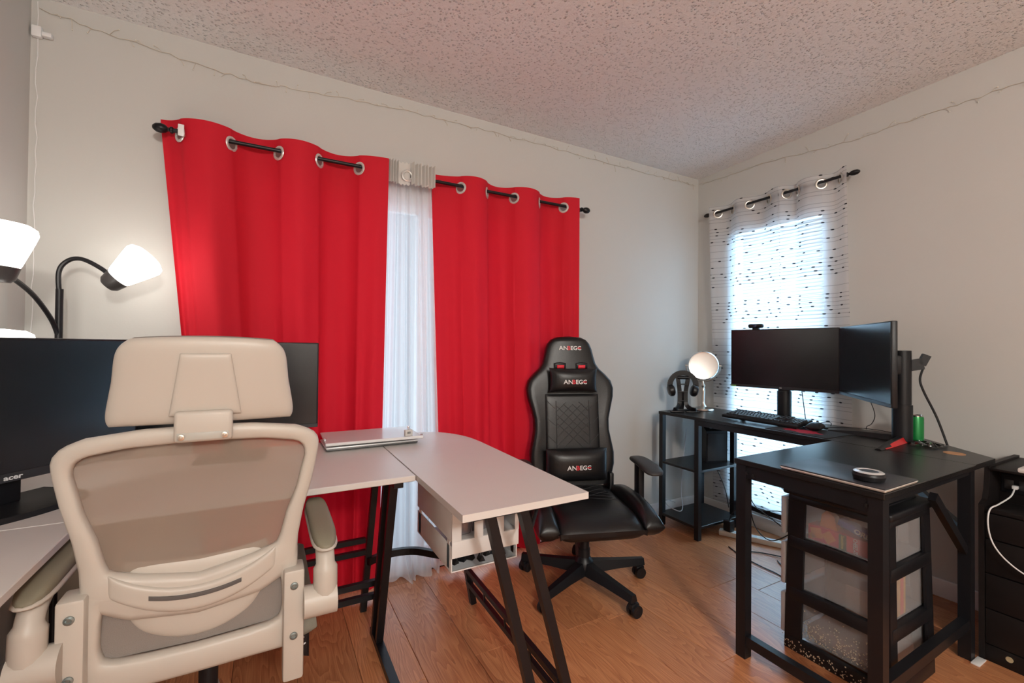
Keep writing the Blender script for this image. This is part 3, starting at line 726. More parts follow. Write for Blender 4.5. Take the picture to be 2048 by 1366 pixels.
text('acer', .017, axes((0, -.0064, .073+.012), (1, 0, 0), (0, 0, 1)), mat('silver_print', (.75, .75, .75), .4), am, 'wordmark', sx=1.25, bold=.0004)
bm_ = monitor('monitor', 'black monitor standing in front of the red curtain on the white desk', (-.11, 1.945, ZT), math.radians(-2.5), .58, .335, .095, style='flat', chin=.016)
MB().rbox(-.03, .03, .022, .045, .012, .25, .006).build('column', BLACKP, bm_)
MB().rbox(-.11, .11, -.07, .08, 0, .012, .005).build('stand_base', BLACKP, bm_)

# ------------------------------------------------------------------ white mesh office chair (faces the back wall)
CX, CY = -.126, 1.19
oc = thing('office_chair', 'cream plastic office chair with taupe mesh back and headrest pushed up to the white desk', 'chair', (CX, 1.43, 0), world=True)
def plc(dy=0., curve=.22):
    def f(x, z, d): return (CX+x, CY+dy+curve*x*x*1.0+.055*(.72-z)*(1 if z > .72 else .2)+d, z)
    return f
def sym(half): return half+[(-x, z) for x, z in reversed(half)]
out_up = sym([(.0, .996), (.10, .994), (.19, .982), (.225, .966), (.240, .945), (.238, .915), (.226, .85), (.208, .78), (.197, .715), (.194, .64), (.12, .60), (0, .585)])
in_up = sym([(0, .962), (.12, .957), (.19, .945), (.206, .930), (.208, .910), (.190, .83), (.170, .775), (.158, .725), (.150, .705), (.10, .690), (0, .672)])
fr_ = MB(); pf = plc(); fr_.ring_body(out_up, in_up, .034, (0, .83), pf, 120, 12)
out_lo = sym([(0, .632), (.10, .655), (.17, .69), (.197, .70), (.196, .60), (.192, .50), (.185, .455), (.10, .458), (0, .458)])
in_lo = sym([(0, .600), (.10, .628), (.142, .645), (.156, .640), (.162, .610), (.164, .555), (.158, .530), (.14, .521), (0, .518)])
fr_.ring_body(out_lo, in_lo, .034, (0, .575), pf, 110, 12)
fr_.build('back_frame', WHITEP, oc, smooth=60)
def sheet(poly, cen, place, dy, n=60, rings=6):
    b = MB(); vs = [place(*cen, dy)]; fs = []
    tmp = MB()
    for k in range(1, rings+1):
        for x, z in poly: vs.append(place(cen[0]+(x-cen[0])*k/rings, cen[1]+(z-cen[1])*k/rings, dy))
    n = len(poly)
    for i in range(n): fs.append((0, 1+i, 1+(i+1) % n))
    for k in range(rings-1):
        for i in range(n): fs.append((1+k*n+i, 1+(k+1)*n+i, 1+(k+1)*n+(i+1) % n, 1+k*n+(i+1) % n))
    return b.add(vs, fs)
sheet([(x*1.03, z) for x, z in in_up], (0, .83), pf, .006).build('mesh', MESHF, oc)
sheet([(x*1.02, z) for x, z in in_lo], (0, .575), pf, .008).build('lower_mesh', MESHD, oc)
# lumbar pad carried on the cross bar
lumb = MB().pillow(lambda u, v, h: pf(.142*u*(1-.10*v*v-.18*max(0, -v)), .640+.075*v-.035*(1-u*u)*(1 if v < 0 else .35), .012+.012*h), 18, p=4); lumb.build('lumbar_pad', WHITEP, oc, smooth=60)
cb_ = MB().pillow(lambda u, v, h: pf(.150*u, .650+(.026-.004*u*u)*v-.024*(1-u*u)+.03*u*u, -.014+.010*h), 20, p=6); cb_.build('cross_bar', WHITEP, oc, smooth=60)
MB().pillow(lambda u, v, h: pf(.082*u, .640+.0048*v+.016*u*u*0-.006+.012*abs(u)**2, -.0245+.002*h), 14, 6, p=8).build('slot', mat('slot_dark', (.10, .09, .085), .7), oc)
for xx, z0, z1 in ((-.2, .455, .675), (.188, .44, .645)):
    b_ = MB(); s = -1 if xx < 0 else 1
    b_.rbox(CX+xx-.022, CX+xx+.022, CY-.032, CY+.03, z0-.05, z1, .006)
    p_ = b_.build('side_plate', WHITEP, oc)
    for zz in (z1-.035, z1-.15):
        MB().lathe([(.0085, 0), (.0085, .003), (.005, .004), (.0035, .002), (0, .002)], 14, axes((CX+xx, CY-.032, zz), (1, 0, 0), (0, 0, 1))).build('screw', mat('screw_steel', (.25, .30, .30), .35, metal=.8), oc)
# headrest with its bracket
HY = CY-.022
half = [(0, 1.187), (.09, 1.187), (.125, 1.182), (.145, 1.172), (.152, 1.155), (.158, 1.115), (.166, 1.07), (.170, 1.035), (.168, 1.018), (.155, 1.006), (.12, 1.002), (0, 1.000)]
def head_pt(u, v, h):
    z = 1.0935+.0935*v; i = 0
    pr = [(z_, x_) for x_, z_ in half]
    # half width at this height
    hw = .16-.008*v+.008*max(0, -v); hw *= (1-.16*max(0, v)**6-.06*max(0, -v)**8)
    return (CX+.010+hw*u, HY+.10*(hw*u)**2*4-.012*v+.016*h-.012*max(0, -v)*0, z-.006*u*u*max(0, v))
MB().pillow(head_pt, 26, p=9, q=.5).build('headrest_shell', WHITEP, oc, smooth=60)
MB().pillow(lambda u, v, h: tuple(Vector(head_pt(u*.97, v*.985, 0))+Vector((0, .022+.014*h, .004))), 18, p=8).build('headrest_cushion', MESHD, oc)
def plate_pt(u, v, h):
    hw = .055-.010*v; z = 1.085+.066*v; return (CX+.012+hw*u, HY-.017-.012*v*.7+.0055*h, z)
MB().pillow(plate_pt, 18, p=12).build('headrest_plate', WHITEP, oc, smooth=60)
nk = MB().rbox(CX-.042, CX+.062, HY-.030, HY-.008, .965, 1.03, .008, 3).build('headrest_bracket', WHITEP, oc)
MB().rbox(CX-.036, CX+.056, HY-.0312, HY-.028, .970, .986, .003).build('bracket_recess', mat('recess_grey', (.45, .44, .40), .5), nk)
for xx in (-.028, .048): MB().lathe([(.0062, 0), (.0062, .004), (.003, .0045), (.002, .002), (0, .002)], 14, axes((CX+xx, HY-.0312, .978), (1, 0, 0), (0, 0, 1))).build('bracket_screw', STEEL, nk)
# arms: pivot on the back frame, pads pointing forward
for s in (-1, 1):
    ax = CX+s*.255
    MB().cyl((CX+s*.208, CY-.03, .565), (CX+s*.280, CY-.03, .565), .036, n=28).build('arm_pivot', WHITEP, oc)
    arm = spline([(ax, CY-.03, .545), (ax, CY-.035, .61), (ax, CY-.02, .665), (ax, CY+.05, .690), (ax, CY+.20, .690), (ax, CY+.29, .688)], 6)
    a_ = MB()
    a_.tube(arm, [.027]*10+[.021]*(len(arm)-10), 14)
    a_.build('arm', WHITEP, oc, smooth=60)
    MB().pillow(lambda u, v, h: (ax+.0305*u*(1-abs(v)**7)**.5, CY+.114+.178*v, .690+.010*h), 14, p=4).build('arm_carrier', WHITEP, oc, smooth=60)
    MB().pillow(lambda u, v, h: (ax+.0285*u*(1-abs(v)**6)**.5, CY+.115+.175*v, .705+.014*h-.012*max(0, -v)**4), 14, p=5).build('arm_pad', PADG, oc, smooth=60)
MB().pillow(lambda u, v, h: (CX+.245*u, 1.455+.235*v, .465+.045*h+.02*u*u*(h > 0)), 20, p=7).build('seat', SEATG, oc, smooth=60)
MB().rbox(CX-.18, CX+.18, 1.30, 1.60, .395, .43, .01).build('seat_plate', BLACKP, oc)
MB().bar((CX, 1.21, .48), (CX, 1.36, .41), .09, .03).build('back_bracket', WHITEP, oc)
lv = MB().pillow(lambda u, v, h: (CX+.205+.028*u, 1.30+.008*h+.06*0, .395+.036*v-.012*u), 12, p=4).build('lever', BLACKP, oc)
for i, (a, c) in enumerate(((-.012, .012), (-.004, -.008), (.006, .006), (.010, -.010), (-.002, .018))): MB().bar((CX+.205+a, 1.291, .395+c), (CX+.205+a+.009, 1.291, .395+c+.006), .002, .003).build('lever_mark', PWHITE, lv)
def star_base(par, cx, cy, a0, R, zleg, material, cast=BLACKP, hub_z=.12, rim=None):
    MB().lathe([(.045, hub_z-.055), (.05, hub_z-.03), (.045, hub_z), (.03, hub_z+.02), (.03, hub_z+.06)], 22, Matrix.Translation((cx, cy, 0))).build('hub', material, par)
    for k in range(5):
        a = a0+2*PI*k/5; d = Vector((math.cos(a), math.sin(a), 0)); n_ = Vector((-d.y, d.x, 0)); c = Vector((cx, cy, 0)); vs = []
        for s, wd_, zb, zt in ((.10, .034, hub_z-.055, hub_z), (.5, .028, hub_z-.05, hub_z-.012), (1.0, .020, zleg-.018, zleg+.012)):
            p = c+d*R*s; vs += [p+n_*wd_+Vector((0, 0, zb)), p-n_*wd_+Vector((0, 0, zb)), p-n_*wd_*.55+Vector((0, 0, zt)), p+n_*wd_*.55+Vector((0, 0, zt))]
        lg = MB(); lg.add(vs, [(3, 2, 1, 0), (8, 9, 10, 11)]+[(q*4+i, q*4+(i+1) % 4, q*4+4+(i+1) % 4, q*4+4+i) for q in (0, 1) for i in range(4)]); lg.build('base_leg', material, par, smooth=30)
        p = c+d*R*.97; ca = MB(); t_ = a+1.1+k*1.7; e = Vector((math.cos(t_), math.sin(t_), 0)); f_ = Vector((-e.y, e.x, 0))
        ca.cyl(p+Vector((0, 0, zleg-.01)), p+Vector((0, 0, .045)), .008, n=8)
        w0 = p+f_*.012
        for s in (-1, 1): ca.lathe([(.018, -.009), (.027, -.008), (.0275, 0), (.027, .008), (.018, .009), (.012, .006)], 18, to_z(w0+e*.015*s+Vector((0, 0, .0277)), e))
        ca.rbox(-.013, .013, -.026, .020, .030, .060, .008, 2, axes(w0, e, f_))
        ca.build('caster', cast, par)
star_base(oc, CX, 1.43, .35, .29, .085, mat('chair_base_white', (.6, .56, .52), .4))
MB().cyl((CX, 1.43, .14), (CX, 1.43, .40), .022, n=16).build('gas_lift', BLACKM, oc)

# ------------------------------------------------------------------ black gaming chair
gc = thing('gaming_chair', 'black leather gaming chair with head and lumbar cushions in front of the red curtain', 'chair', (1.388, 1.772, 0), math.radians(-19.5))
star_base(gc, 0, 0, math.radians(77.1), .325, .085, BLACKP)
MB().cyl((0, 0, .15), (0, 0, .31), .026, n=18).build('gas_lift', BLACKM, gc)
MB().rbox(-.10, .10, -.12, .16, .29, .325, .01).build('tilt_plate', BLACKM, gc)
def seat_pt(u, v, h):
    x = .20*u; y = -.015+.265*v; z = .368+.062*h
    if h > 0: z += .012*v*abs(v)-.02*(1-abs(u))*.4-(.028*max(0, -v-.35)**2*2)
    return (x, y, z+(.03*max(0, -v-.6)**2*0))
MB().pillow(seat_pt, 22, p=7, q=.42).build('seat', LEATHER, gc, smooth=60)
ss_ = MB()
for s in (-1, 1):
    for k in range(5):
        pts = []
        for i in range(9):
            u, v = s*(-.72+1.44*i/8), -.15+.18*k+.5*i/8
            if v < .9: p = Vector(seat_pt(u, v, ((1-abs(u)**7)*(1-abs(v)**7))**.42)); pts.append(p)
        if len(pts) > 2: ss_.tube(pts, .0014, 5)
ss_.tube([Vector(seat_pt(-.75+1.5*i/10, -.2+.18*abs(-.75+1.5*i/10), .97)) for i in range(11)], .0016, 5)
ss_.build('seat_stitching', STITCH, gc)
for s in (-1, 1):
    MB().pillow(lambda u, v, h: (s*(.230+.046*u+.012*max(0, -v)), -.02+.25*v, .368+.070*h+.024*max(0, h)*(1-v*v)), 16, p=3.2).build('seat_bolster', LEATHER, gc, smooth=60)
HWZ = [(.435, .19), (.47, .215), (.54, .233), (.60, .234), (.66, .222), (.72, .210), (.78, .211), (.84, .226), (.90, .243), (.945, .247), (.985, .236), (1.02, .205), (1.05, .172), (1.08, .152), (1.12, .141), (1.16, .132), (1.19, .120), (1.212, .10), (1.226, .07), (1.232, .0)]
def hwz(z):
    for (a, p), (b, q) in zip(HWZ, HWZ[1:]):
        if a <= z <= b: return p+(q-p)*(z-a)/(b-a)
    return 0
def back_y(z): return .20+(z-.42)*.13
NS = 32; bb = MB(); zs = []
for (a, p), (b, q) in zip(HWZ, HWZ[1:]): zs += [a, (a+b)/2]
zs += [HWZ[-1][0]]
def front_off(tx, z):    # wings reach forward at the sides between seat and shoulder
    wing = max(0, 1-((z-.72)/.36)**2); return -.035-.042*wing*abs(tx)**5+.004*abs(tx)
for z in zs:
    hw = max(hwz(z), .002); ed = min(1, hw/.10); th = .055*ed
    for k in range(NS):
        a = 2*PI*k/NS; cx = math.copysign(abs(math.cos(a))**.55, math.cos(a)); sy = math.sin(a)
        y = front_off(cx, z)*abs(sy)**.5*ed if sy < 0 else th*abs(sy)**.6
        bb.v.append(Vector((hw*cx, back_y(z)+y, z)))
for j in range(len(zs)-1):
    for k in range(NS): bb.f.append((j*NS+k, j*NS+(k+1) % NS, (j+1)*NS+(k+1) % NS, (j+1)*NS+k))
bb.f += [tuple(reversed(range(NS)))]
bb.build('backrest', LEATHER, gc, smooth=60)
MB().pillow(lambda u, v, h: (.150*u, back_y(.70+.21*v)-.036+.010*h, .70+.215*v), 16, p=10).build('back_panel', LEATHER, gc, smooth=60)
st = MB()
def fy(z): return back_y(z)-.0475
for s in (-1, 1):
    for k in range(6):
        z0 = .60+.045*k; pts = []
        for i in range(11):
            xx = s*(-.088+.176*i/10); z_ = z0+.16*i/10
            if .615 <= z_ <= .875: pts.append((xx, fy(z_), z_))
        if len(pts) > 2: st.tube(pts, .0016, 5)
    st.tube([(s*.092, fy(z_)+.001, z_) for z_ in (.52, .6, .7, .8, .88)], .0022, 5)
    for k in range(3): st.tube([(s*.100, fy(.66+.09*k), .66+.09*k), (s*.142, fy(.70+.09*k)+.004, .70+.09*k)], .0016, 5)
st.build('stitching', STITCH, gc)
for s in (-1, 1):
    sl = MB().pillow(lambda u, v, h: (s*.062+.034*u, back_y(1.072)-.036+.006*h, 1.072+.017*v-.006*abs(u)), 12, p=3).build('strap_slot', BLACKP, gc)
    MB().pillow(lambda u, v, h: (s*.060+.020*u, back_y(1.066)-.044+.004*h, 1.064+.009*v), 8, p=3).build('slot_lining', PRED, sl)
MB().pillow(lambda u, v, h: (.128*u*(1+.06*abs(v)**3), back_y(.995)-.075+.042*h, .993+.062*v*(1+.08*abs(u)**3)), 18, p=3).build('head_cushion', LEATHER, gc, smooth=60)
MB().pillow(lambda u, v, h: (.165*u, back_y(.555)-.085+.055*h, .555+.085*v), 18, p=3.4).build('lumbar_cushion', LEATHER, gc, smooth=60)
def logo(y, z, size, tilt, par):
    m = axes((0, y, z), (1, 0, 0), (0, tilt, 1)); k = size
    text('AN', k, m @ Matrix.Translation((-k*1.22, 0, 0)), PWHITE, par, 'logo', sx=1.15, bold=.0004)
    text('B', k, m @ Matrix.Translation((-k*.30, 0, 0)), PRED, par, 'logo', sx=1.15, bold=.0006)
    text('EG', k, m @ Matrix.Translation((k*.64, 0, 0)), PWHITE, par, 'logo', sx=1.0, bold=.0004)
    text('C', k, m @ Matrix.Translation((k*1.62, 0, 0)), PWHITE, par, 'logo', sx=.95, bold=.0004)
    o = MB().box(k*1.25, k*1.9, -.0006, .0012, -.0035, .0015, m @ Matrix.Rotation(PI/2, 4, 'X')).build('logo_accent', PRED, par)
logo(back_y(1.165)-.0385, 1.165, .032, .15, gc); logo(back_y(.995)-.1180, .985, .032, .05, gc); logo(back_y(.55)-.1405, .55, .032, .06, gc)
for s in (-1, 1):
    MB().rbox(s*.300-.016, s*.300+.016, -.005, .055, .33, .578, .008).build('arm_post', BLACKP, gc)
    MB().bar((s*.13, .03, .325), (s*.31, .03, .345), .07, .022).build('arm_mount', BLACKM, gc)
    MB().pillow(lambda u, v, h: (s*.308+.045*u*(1-.15*v)*(1-abs(v)**6)**.5, -.02+.135*v, .590+.017*h-.012*v*v+.010*v), 14, p=4).build('arm_pad', mat('arm_pad_black', (.025, .023, .023), .5), gc, smooth=60)
    MB().rbox(s*.20-.012, s*.20+.012, .14, .24, .30, .50, .005).build('recliner_bracket', BLACKM, gc)
MB().bar((-.26, .14, .47), (-.265, .06, .55), .018, .012).build('recline_handle', BLACKP, gc)

# ------------------------------------------------------------------ black corner desk
bd = thing('black_desk', 'black corner desk with metal legs and open end shelves along the beige wall', 'desk', (2.2, 1.3, 0), world=True)
BX0, BX1 = 2.30, 2.784
MB().rbox(BX0, BX1, 1.112, 2.15, ZU, ZT, .002, 1).build('desk_top', BLACKW, bd)
MB().prism([(BX0, .625), (2.505, .625), (BX1, .955), (BX1, 1.110), (BX0, 1.110)], ZU, ZT).build('desk_top', BLACKW, bd)
MB().rbox(1.585, BX0-.002, .622, 1.102, ZU, ZT, .002, 1).build('desk_top', BLACKW, bd)
MB().lathe([(0, .0), (.034, 0), (.034, .0012), (0, .0012)], 28, Matrix.Translation((2.475, .735, ZT))).build('grommet_disc', mat('tan_disc', (.52, .26, .12), .5), bd)
def bleg(p, q, nm='leg', w=.038, h=.038): return MB().bar(p, q, w, h).build(nm, BLACKM, bd)
bleg((1.612, 1.078, 0), (1.612, 1.078, ZU)); bleg((1.612, .648, 0), (1.612, .648, ZU)); bleg((2.36, .668, 0), (2.36, .668, ZU))
bleg((BX1-.03, 1.05, 0), (BX1-.03, 1.05, ZU))
bleg((1.612, .648, ZU-.025), (1.612, 1.078, ZU-.025), 'apron', .03, .05)
bleg((1.612, .648, .068), (1.612, 1.078, .068), 'stretcher', .03, .036); bleg((1.612, .66, .135), (2.36, .668, .135), 'stretcher', .03, .036)
bleg((1.63, .66, ZU-.016), (2.36, .668, ZU-.016), 'rail', .03, .03); bleg((1.63, 1.075, ZU-.016), (2.32, 1.075, ZU-.016), 'rail', .03, .03)
bleg((2.05, .665, .66), (2.34, .668, .41), 'brace', .022, .03)
bleg((BX1-.04, 1.03, .58), (2.37, .668, .47), 'brace', .02, .03)
for xx, yy in ((2.318, 2.13), (2.318, 1.85), (2.70, 2.13), (2.70, 1.88)): bleg((xx, yy, 0), (xx, yy, ZU), 'leg', .03, .03)
MB().rbox(2.305, 2.715, 1.84, 2.145, .408, .422, .002, 1).build('shelf', BLACKW, bd); MB().rbox(2.305, 2.715, 1.84, 2.145, .065, .082, .002, 1).build('shelf', BLACKW, bd)
bleg((2.32, 1.84, ZU-.016), (2.32, 1.10, ZU-.016), 'rail', .03, .03); bleg((2.715, 1.88, .16), (2.74, 1.07, .16), 'stretcher', .02, .03)
for zz, yy in ((ZU-.03, 1.055), (ZU-.035, 1.03), (ZU-.03, .67)): MB().lathe([(.006, 0), (.006, .003), (0, .003)], 12, axes((1.596, yy, zz), (0, -1, 0), (0, 0, 1))).build('bolt', mat('dark_bolt', (.05, .05, .05), .3, metal=.8), bd)
for xx, yy in ((1.612, 1.078), (1.612, .648)): MB().cyl((xx, yy, 0), (xx, yy, .012), .016, n=14).build('foot', BLACKP, bd)
tag(MB().rbox(2.325, 2.395, .622, .647, 0, .006, .002).build('felt_scrap', TRIM), 'scrap of white felt at the foot of the black desk leg', 'felt')

# monitors on the black desk
m1 = monitor('monitor', 'black monitor with webcam on top, in front of the dotted curtains', (2.665, 1.55, ZT), math.atan2(-.58, .10), .585, .36, .182, col_y=.050)
lg_base(m1, math.radians(-150), math.radians(-30), 0)
MB().box(-.288, -.258, -.0070, -.006, .184, .191).build('sticker', mat('green_sticker', (.25, .5, .15), .5), m1); text('LG', .010, axes((0, -.0066, .191), (1, 0, 0), (0, 0, 1)), MATS['silver_print'], m1, 'wordmark')
DM2 = math.atan2(-.405, -.46)
m2 = monitor('monitor', 'black monitor turned sideways on a round column beside the green can', (2.475, 1.055, ZT), DM2, .61, .36, .182, col_y=.15)
lg_base(m2, math.radians(-35), math.radians(-128), 1, .15)
MB().bar((0, .175, .35), (0, .225, .36), .02, .05).build('cable_hook', BLACKP, m2); MB().bar((0, .22, .355), (0, .24, .40), .02, .03).build('cable_hook_tip', BLACKP, m2)
wc = thing('webcam', 'black webcam clipped to the top edge of a monitor', 'webcam', (2.665-.008, 1.55+.15, ZT+.182+.36), math.atan2(-.58, .10))
MB().rbox(-.045, .045, -.014, .014, .008, .034, .012, 4).build('body', BLACKP, wc); MB().rbox(-.018, .018, -.012, .016, -.002, .010, .003).build('clip', BLACKP, wc)
MB().lathe([(0, 0), (.010, 0), (.010, .003), (.007, .004), (0, .003)], 18, axes((0, -.014, .021), (1, 0, 0), (0, 0, 1))).build('lens', mat('lens_blue', (.02, .04, .09), .1), wc)

kb = thing('keyboard', 'black full-size keyboard lying in front of a monitor', 'keyboard', (2.50, 1.545, ZT+.012), math.radians(-91)); kb.rotation_euler = (math.radians(8), 0, math.radians(-91))
MB().rbox(-.222, .222, -.078, .075, .003, .022, .006, 2).build('case', BLACKP, kb)
for s in (-1, 1): MB().rbox(s*.18-.012, s*.18+.012, .062, .072, -.0200, .006, .002, 1).build('rear_foot', BLACKP, kb)
KEYC = {}
def key(x, y, w_):
    k = round(w_, 4)
    if k not in KEYC:
        a, c = w_/2-.0012, .0080; b = MB()
        b.add([(-a, -c, 0), (a, -c, 0), (a, c, 0), (-a, c, 0), (-a+.002, -c+.0015, .008), (a-.002, -c+.0015, .008), (a-.002, c-.0025, .008), (-a+.002, c-.0025, .008)], [(4, 5, 6, 7), (0, 1, 5, 4), (1, 2, 6, 5), (2, 3, 7, 6), (3, 0, 4, 7)])
        KEYC[k] = b.build('key', mat('key_black', (.022, .022, .024), .45), kb, smooth=0); KEYC[k].location = (x, y, .021); return
    o = bpy.data.objects.new('key', KEYC[k].data); COL.objects.link(o); o.parent = kb; o.location = (x, y, .021)
for r, yy in enumerate((.052, .026, .0075, -.011, -.0295, -.048)):
    xs = -.205
    lay = [[.019]*13, [.019]*13+[.038], [.028]+[.019]*12+[.029], [.034]+[.019]*11+[.042], [.043]+[.019]*10+[.052], [.024, .024, .024, .115, .024, .024, .024, .026]][r]
    for w_ in lay: key(xs+w_/2, yy, w_); xs += w_
    for i in range(3):
        if not (r == 3 or (r == 4 and i != 1)): key(.092+i*.019, yy, .019)
    for i in range(4):
        if r > 0: key(.157+i*.0175, yy, .0175)
mp_ = thing('mouse_pad', 'black mouse pad with a red print under the keyboard edge', 'mouse pad', (2.43, 1.28, ZT))
MB().rbox(-.115, .115, -.15, .15, 0, .0028, .001, 1).build('pad', mat('pad_black', (.014, .013, .014), .8), mp_)
rp = MB(); rr = random.Random(9); pts = []
for i in range(36):
    a = 2*PI*i/36; q = .55+.45*rr.random(); pts.append((.062*math.cos(a)*q-.028, .115*math.sin(a)*q+.01))
rp.prism(pts, .0028, .0031).build('red_print', mat('pad_red', (.45, .008, .04), .8), mp_)
ms = thing('mouse', 'black gaming mouse resting on the red printed mouse pad', 'mouse', (2.50, 1.275, ZT+.0042), math.radians(-78))
MB().pillow(lambda u, v, h: (.031*u*(1-.10*v), .06*v, .016+.017*h+.006*max(0, h)*(1-v*v)), 14, p=3).build('body', BLACKP, ms, smooth=60)
MB().cyl((-.004, .03, .037), (.004, .03, .037), .007, n=12).build('scroll_wheel', mat('wheel_grey', (.06, .06, .06), .5), ms)
def cable(name, label, pts, r=.0022, m=BLACKP, cat='cable', group=None):
    o = MB().tube(spline(pts, 8), r, 7).build(name, m); return tag(o, label, cat, group)
cable('mouse_cable', 'thin black cable trailing from the mouse towards the beige wall', [(2.556, 1.263, ZT+.012), (2.66, 1.20, ZT+.015), (2.74, 1.12, ZT+.012), (2.765, 1.02, ZT+.003)], .0018)
cable('usb_cable', 'thin black cable hanging from the sideways monitor down to the desk', [(2.69, 1.13, ZT+.20), (2.70, 1.10, ZT+.10), (2.72, 1.12, ZT+.045), (2.765, 1.16, ZT+.02), (2.78, 1.17, ZT+.002)], .0018)
cable('keyboard_cable', 'short black cable curling behind the keyboard end', [(2.57, 1.33, ZT+.012), (2.64, 1.30, ZT+.03), (2.70, 1.30, ZT+.02), (2.72, 1.31, ZT+.002)], .0018)
cable('monitor_cable', 'black cable running straight up behind the front monitor column', [(2.72, 1.44, ZT+.003), (2.735, 1.46, ZT+.10), (2.735, 1.48, ZT+.25)], .0025)
cable('power_cable', 'thick black cable dropping from the column hook to the corner of the desk', [(2.636, .886, ZT+.345), (2.618, .893, ZT+.29), (2.617, .88, ZT+.235), (2.635, .84, ZT+.12), (2.635, .805, ZT+.003)], .0045)

# vanity mirror
vm = thing('vanity_mirror', 'round two-sided vanity mirror on a brushed metal stand beside the headphones', 'mirror', (2.61, 2.045, ZT), math.radians(-48))
MB().lathe([(.068, 0), (.070, .006), (.066, .014), (.045, .019), (.024, .026), (.012, .045), (.0105, .06), (.0135, .13), (.012, .15), (.009, .155), (.014, .163), (.014, .170), (.008, .178), (.0055, .20)], 30).build('stand', STEEL, vm)
zc_ = .303; mm = axes((0, 0, zc_), (1, 0, 0), (0, .04, 1))
MB().torus(.108, .0045, axes((0, 0, zc_), (1, 0, 0), (0, 0, 1)), 28, 8, a0=PI, a1=2*PI).build('yoke', STEEL, vm)
MB().lathe([(.080, -.022), (.092, -.024), (.098, -.016), (.098, .016), (.092, .024), (.080, .022)], 40, mm).build('rim', CHROME, vm)
for s in (1, -1): MB().lathe([(0, .0), (.082, 0), (.082, .002), (0, .002)], 40, mm @ Matrix.Translation((0, 0, s*.0195-.001))).build('mirror_disc', MIRROR, vm)
for s in (-1, 1): MB().cyl((s*.096, 0, zc_), (s*.114, 0, zc_), .006, n=12).build('pivot_knob', STEEL, vm)
# headphone stand and headphones
hs = thing('headphone_stand', 'black folding headphone stand at the end of the black desk', 'stand', (2.435, 2.065, ZT), math.radians(-35))
for s in (-1, 1):
    sp2 = spline([(s*.072, -.052, .018), (s*.045, -.02, .022), (s*.022, 0, .05), (s*.020, .004, .13), (s*.028, .0, .19), (s*.034, 0, .228)], 6); a_ = MB()
    for p, q in zip(sp2, sp2[1:]): a_.bar(p, q+(q-p)*.1, .026, .008, (0, 1, .3))
    a_.build('side_plate', BLACKP, hs)
    MB().rbox(s*.05-.045, s*.05+.045, -.065, -.042, 0, .010, .004).build('foot', BLACKP, hs)
MB().rbox(-.05, .05, .02, .05, 0, .010, .004).build('rear_foot', BLACKP, hs); MB().bar((0, .035, .005), (0, .004, .13), .03, .008).build('strut', BLACKP, hs)
MB().cyl((-.036, 0, .225), (.036, 0, .225), .012, n=14).build('top_bar', BLACKP, hs)
for zz in (.07, .13, .18): MB().cyl((-.03, 0, zz), (.03, 0, zz), .004, n=10).build('crosspiece', BLACKP, hs)
hp = thing('headphones', 'black over-ear headphones hanging on the headphone stand', 'headphones', (2.435, 2.065, ZT+.109), math.radians(-35))
ban = MB(); prev = None; pts = [Vector((.084*math.cos(a), 0, .062+.086*math.sin(a))) for a in [PI*(-.05+1.1*i/26) for i in range(27)]]
for p, q in zip(pts, pts[1:]): ban.bar(p, q+(q-p)*.1, .032, .012, (0, 1, 0))
ban.build('headband', BLACKP, hp, smooth=60)
for s in (-1, 1):
    m = axes((s*.074, 0, .030), (0, 1, 0), (s*.25, 0, 1))
    MB().lathe([(0, -.022), (.026, -.022), (.038, -.014), (.041, 0), (.038, .012), (.028, .020), (0, .022)], 24, m).build('ear_cup', LEATHER, hp)
    MB().bar((s*.083, 0, .075), (s*.088, 0, .03), .02, .006, (0, 1, 0)).build('yoke', BLACKM, hp)
# can, bag, notebook, puck
gcan = thing('drink_can', 'green aluminium can behind the round monitor column', 'can', (2.668, .925, ZT))
MB().lathe([(.024, 0), (.0285, .006), (.0285, .105), (.025, .116)], 28).build('can_body', mat('can_green', (.01, .22, .05), .28, metal=.3), gcan)
MB().lathe([(.026, .113), (.0265, .118), (.024, .119), (.022, .116), (0, .116)], 28).build('can_lid', CHROME, gcan)
rr = random.Random(12); pb = MB(); N_ = 12
for j in range(N_+1):
    for i in range(N_+1):
        pb.v.append(Vector((2.495+.105*i/N_+.012*rr.uniform(-1, 1), .80+.09*j/N_+.01*rr.uniform(-1, 1), ZT+.002+.018*rr.random()*(1 if 0 < i < N_ and 0 < j < N_ else .1))))
for j in range(N_):
    for i in range(N_): pb.f.append((j*(N_+1)+i, j*(N_+1)+i+1, (j+1)*(N_+1)+i+1, (j+1)*(N_+1)+i))
tag(pb.build('plastic_bag', glassy('film', (.86, .90, .92), .45), smooth=0), 'crumpled clear plastic bag on the black desk beside the can', 'bag')
nb = thing('closed_notebook', 'thin dark closed notebook computer with a silver edge on the black desk end', 'notebook computer', (1.70, .775, ZT), math.radians(0))
MB().rbox(-.108, .108, -.152, .152, .001, .0085, .003, 2).build('base', mat('nb_silver', (.62, .55, .48), .3, metal=.7), nb)
MB().rbox(-.109, .109, -.153, .153, .0085, .014, .003, 2).build('lid', mat('nb_lid', (.028, .028, .034), .4), nb)
MB().box(-.1095, .109, -.1535, .1535, .0078, .0092).build('edge_line', mat('edge_white', (.85, .8, .74), .3), nb)
pk = thing('puck_speaker', 'round black puck speaker with a silver ring on the closed notebook', 'speaker', (1.655, .690, ZT+.014))
MB().lathe([(.030, 0), (.040, .004), (.043, .017), (.040, .022), (.040, .026), (.036, .028)], 34).build('body', BLACKP, pk)
MB().lathe([(.024, .0275), (.026, .0300), (.034, .0300), (.0395, .0265), (.039, .024)], 34).build('ring', mat('puck_ring', (.72, .71, .70), .3, metal=.4), pk)
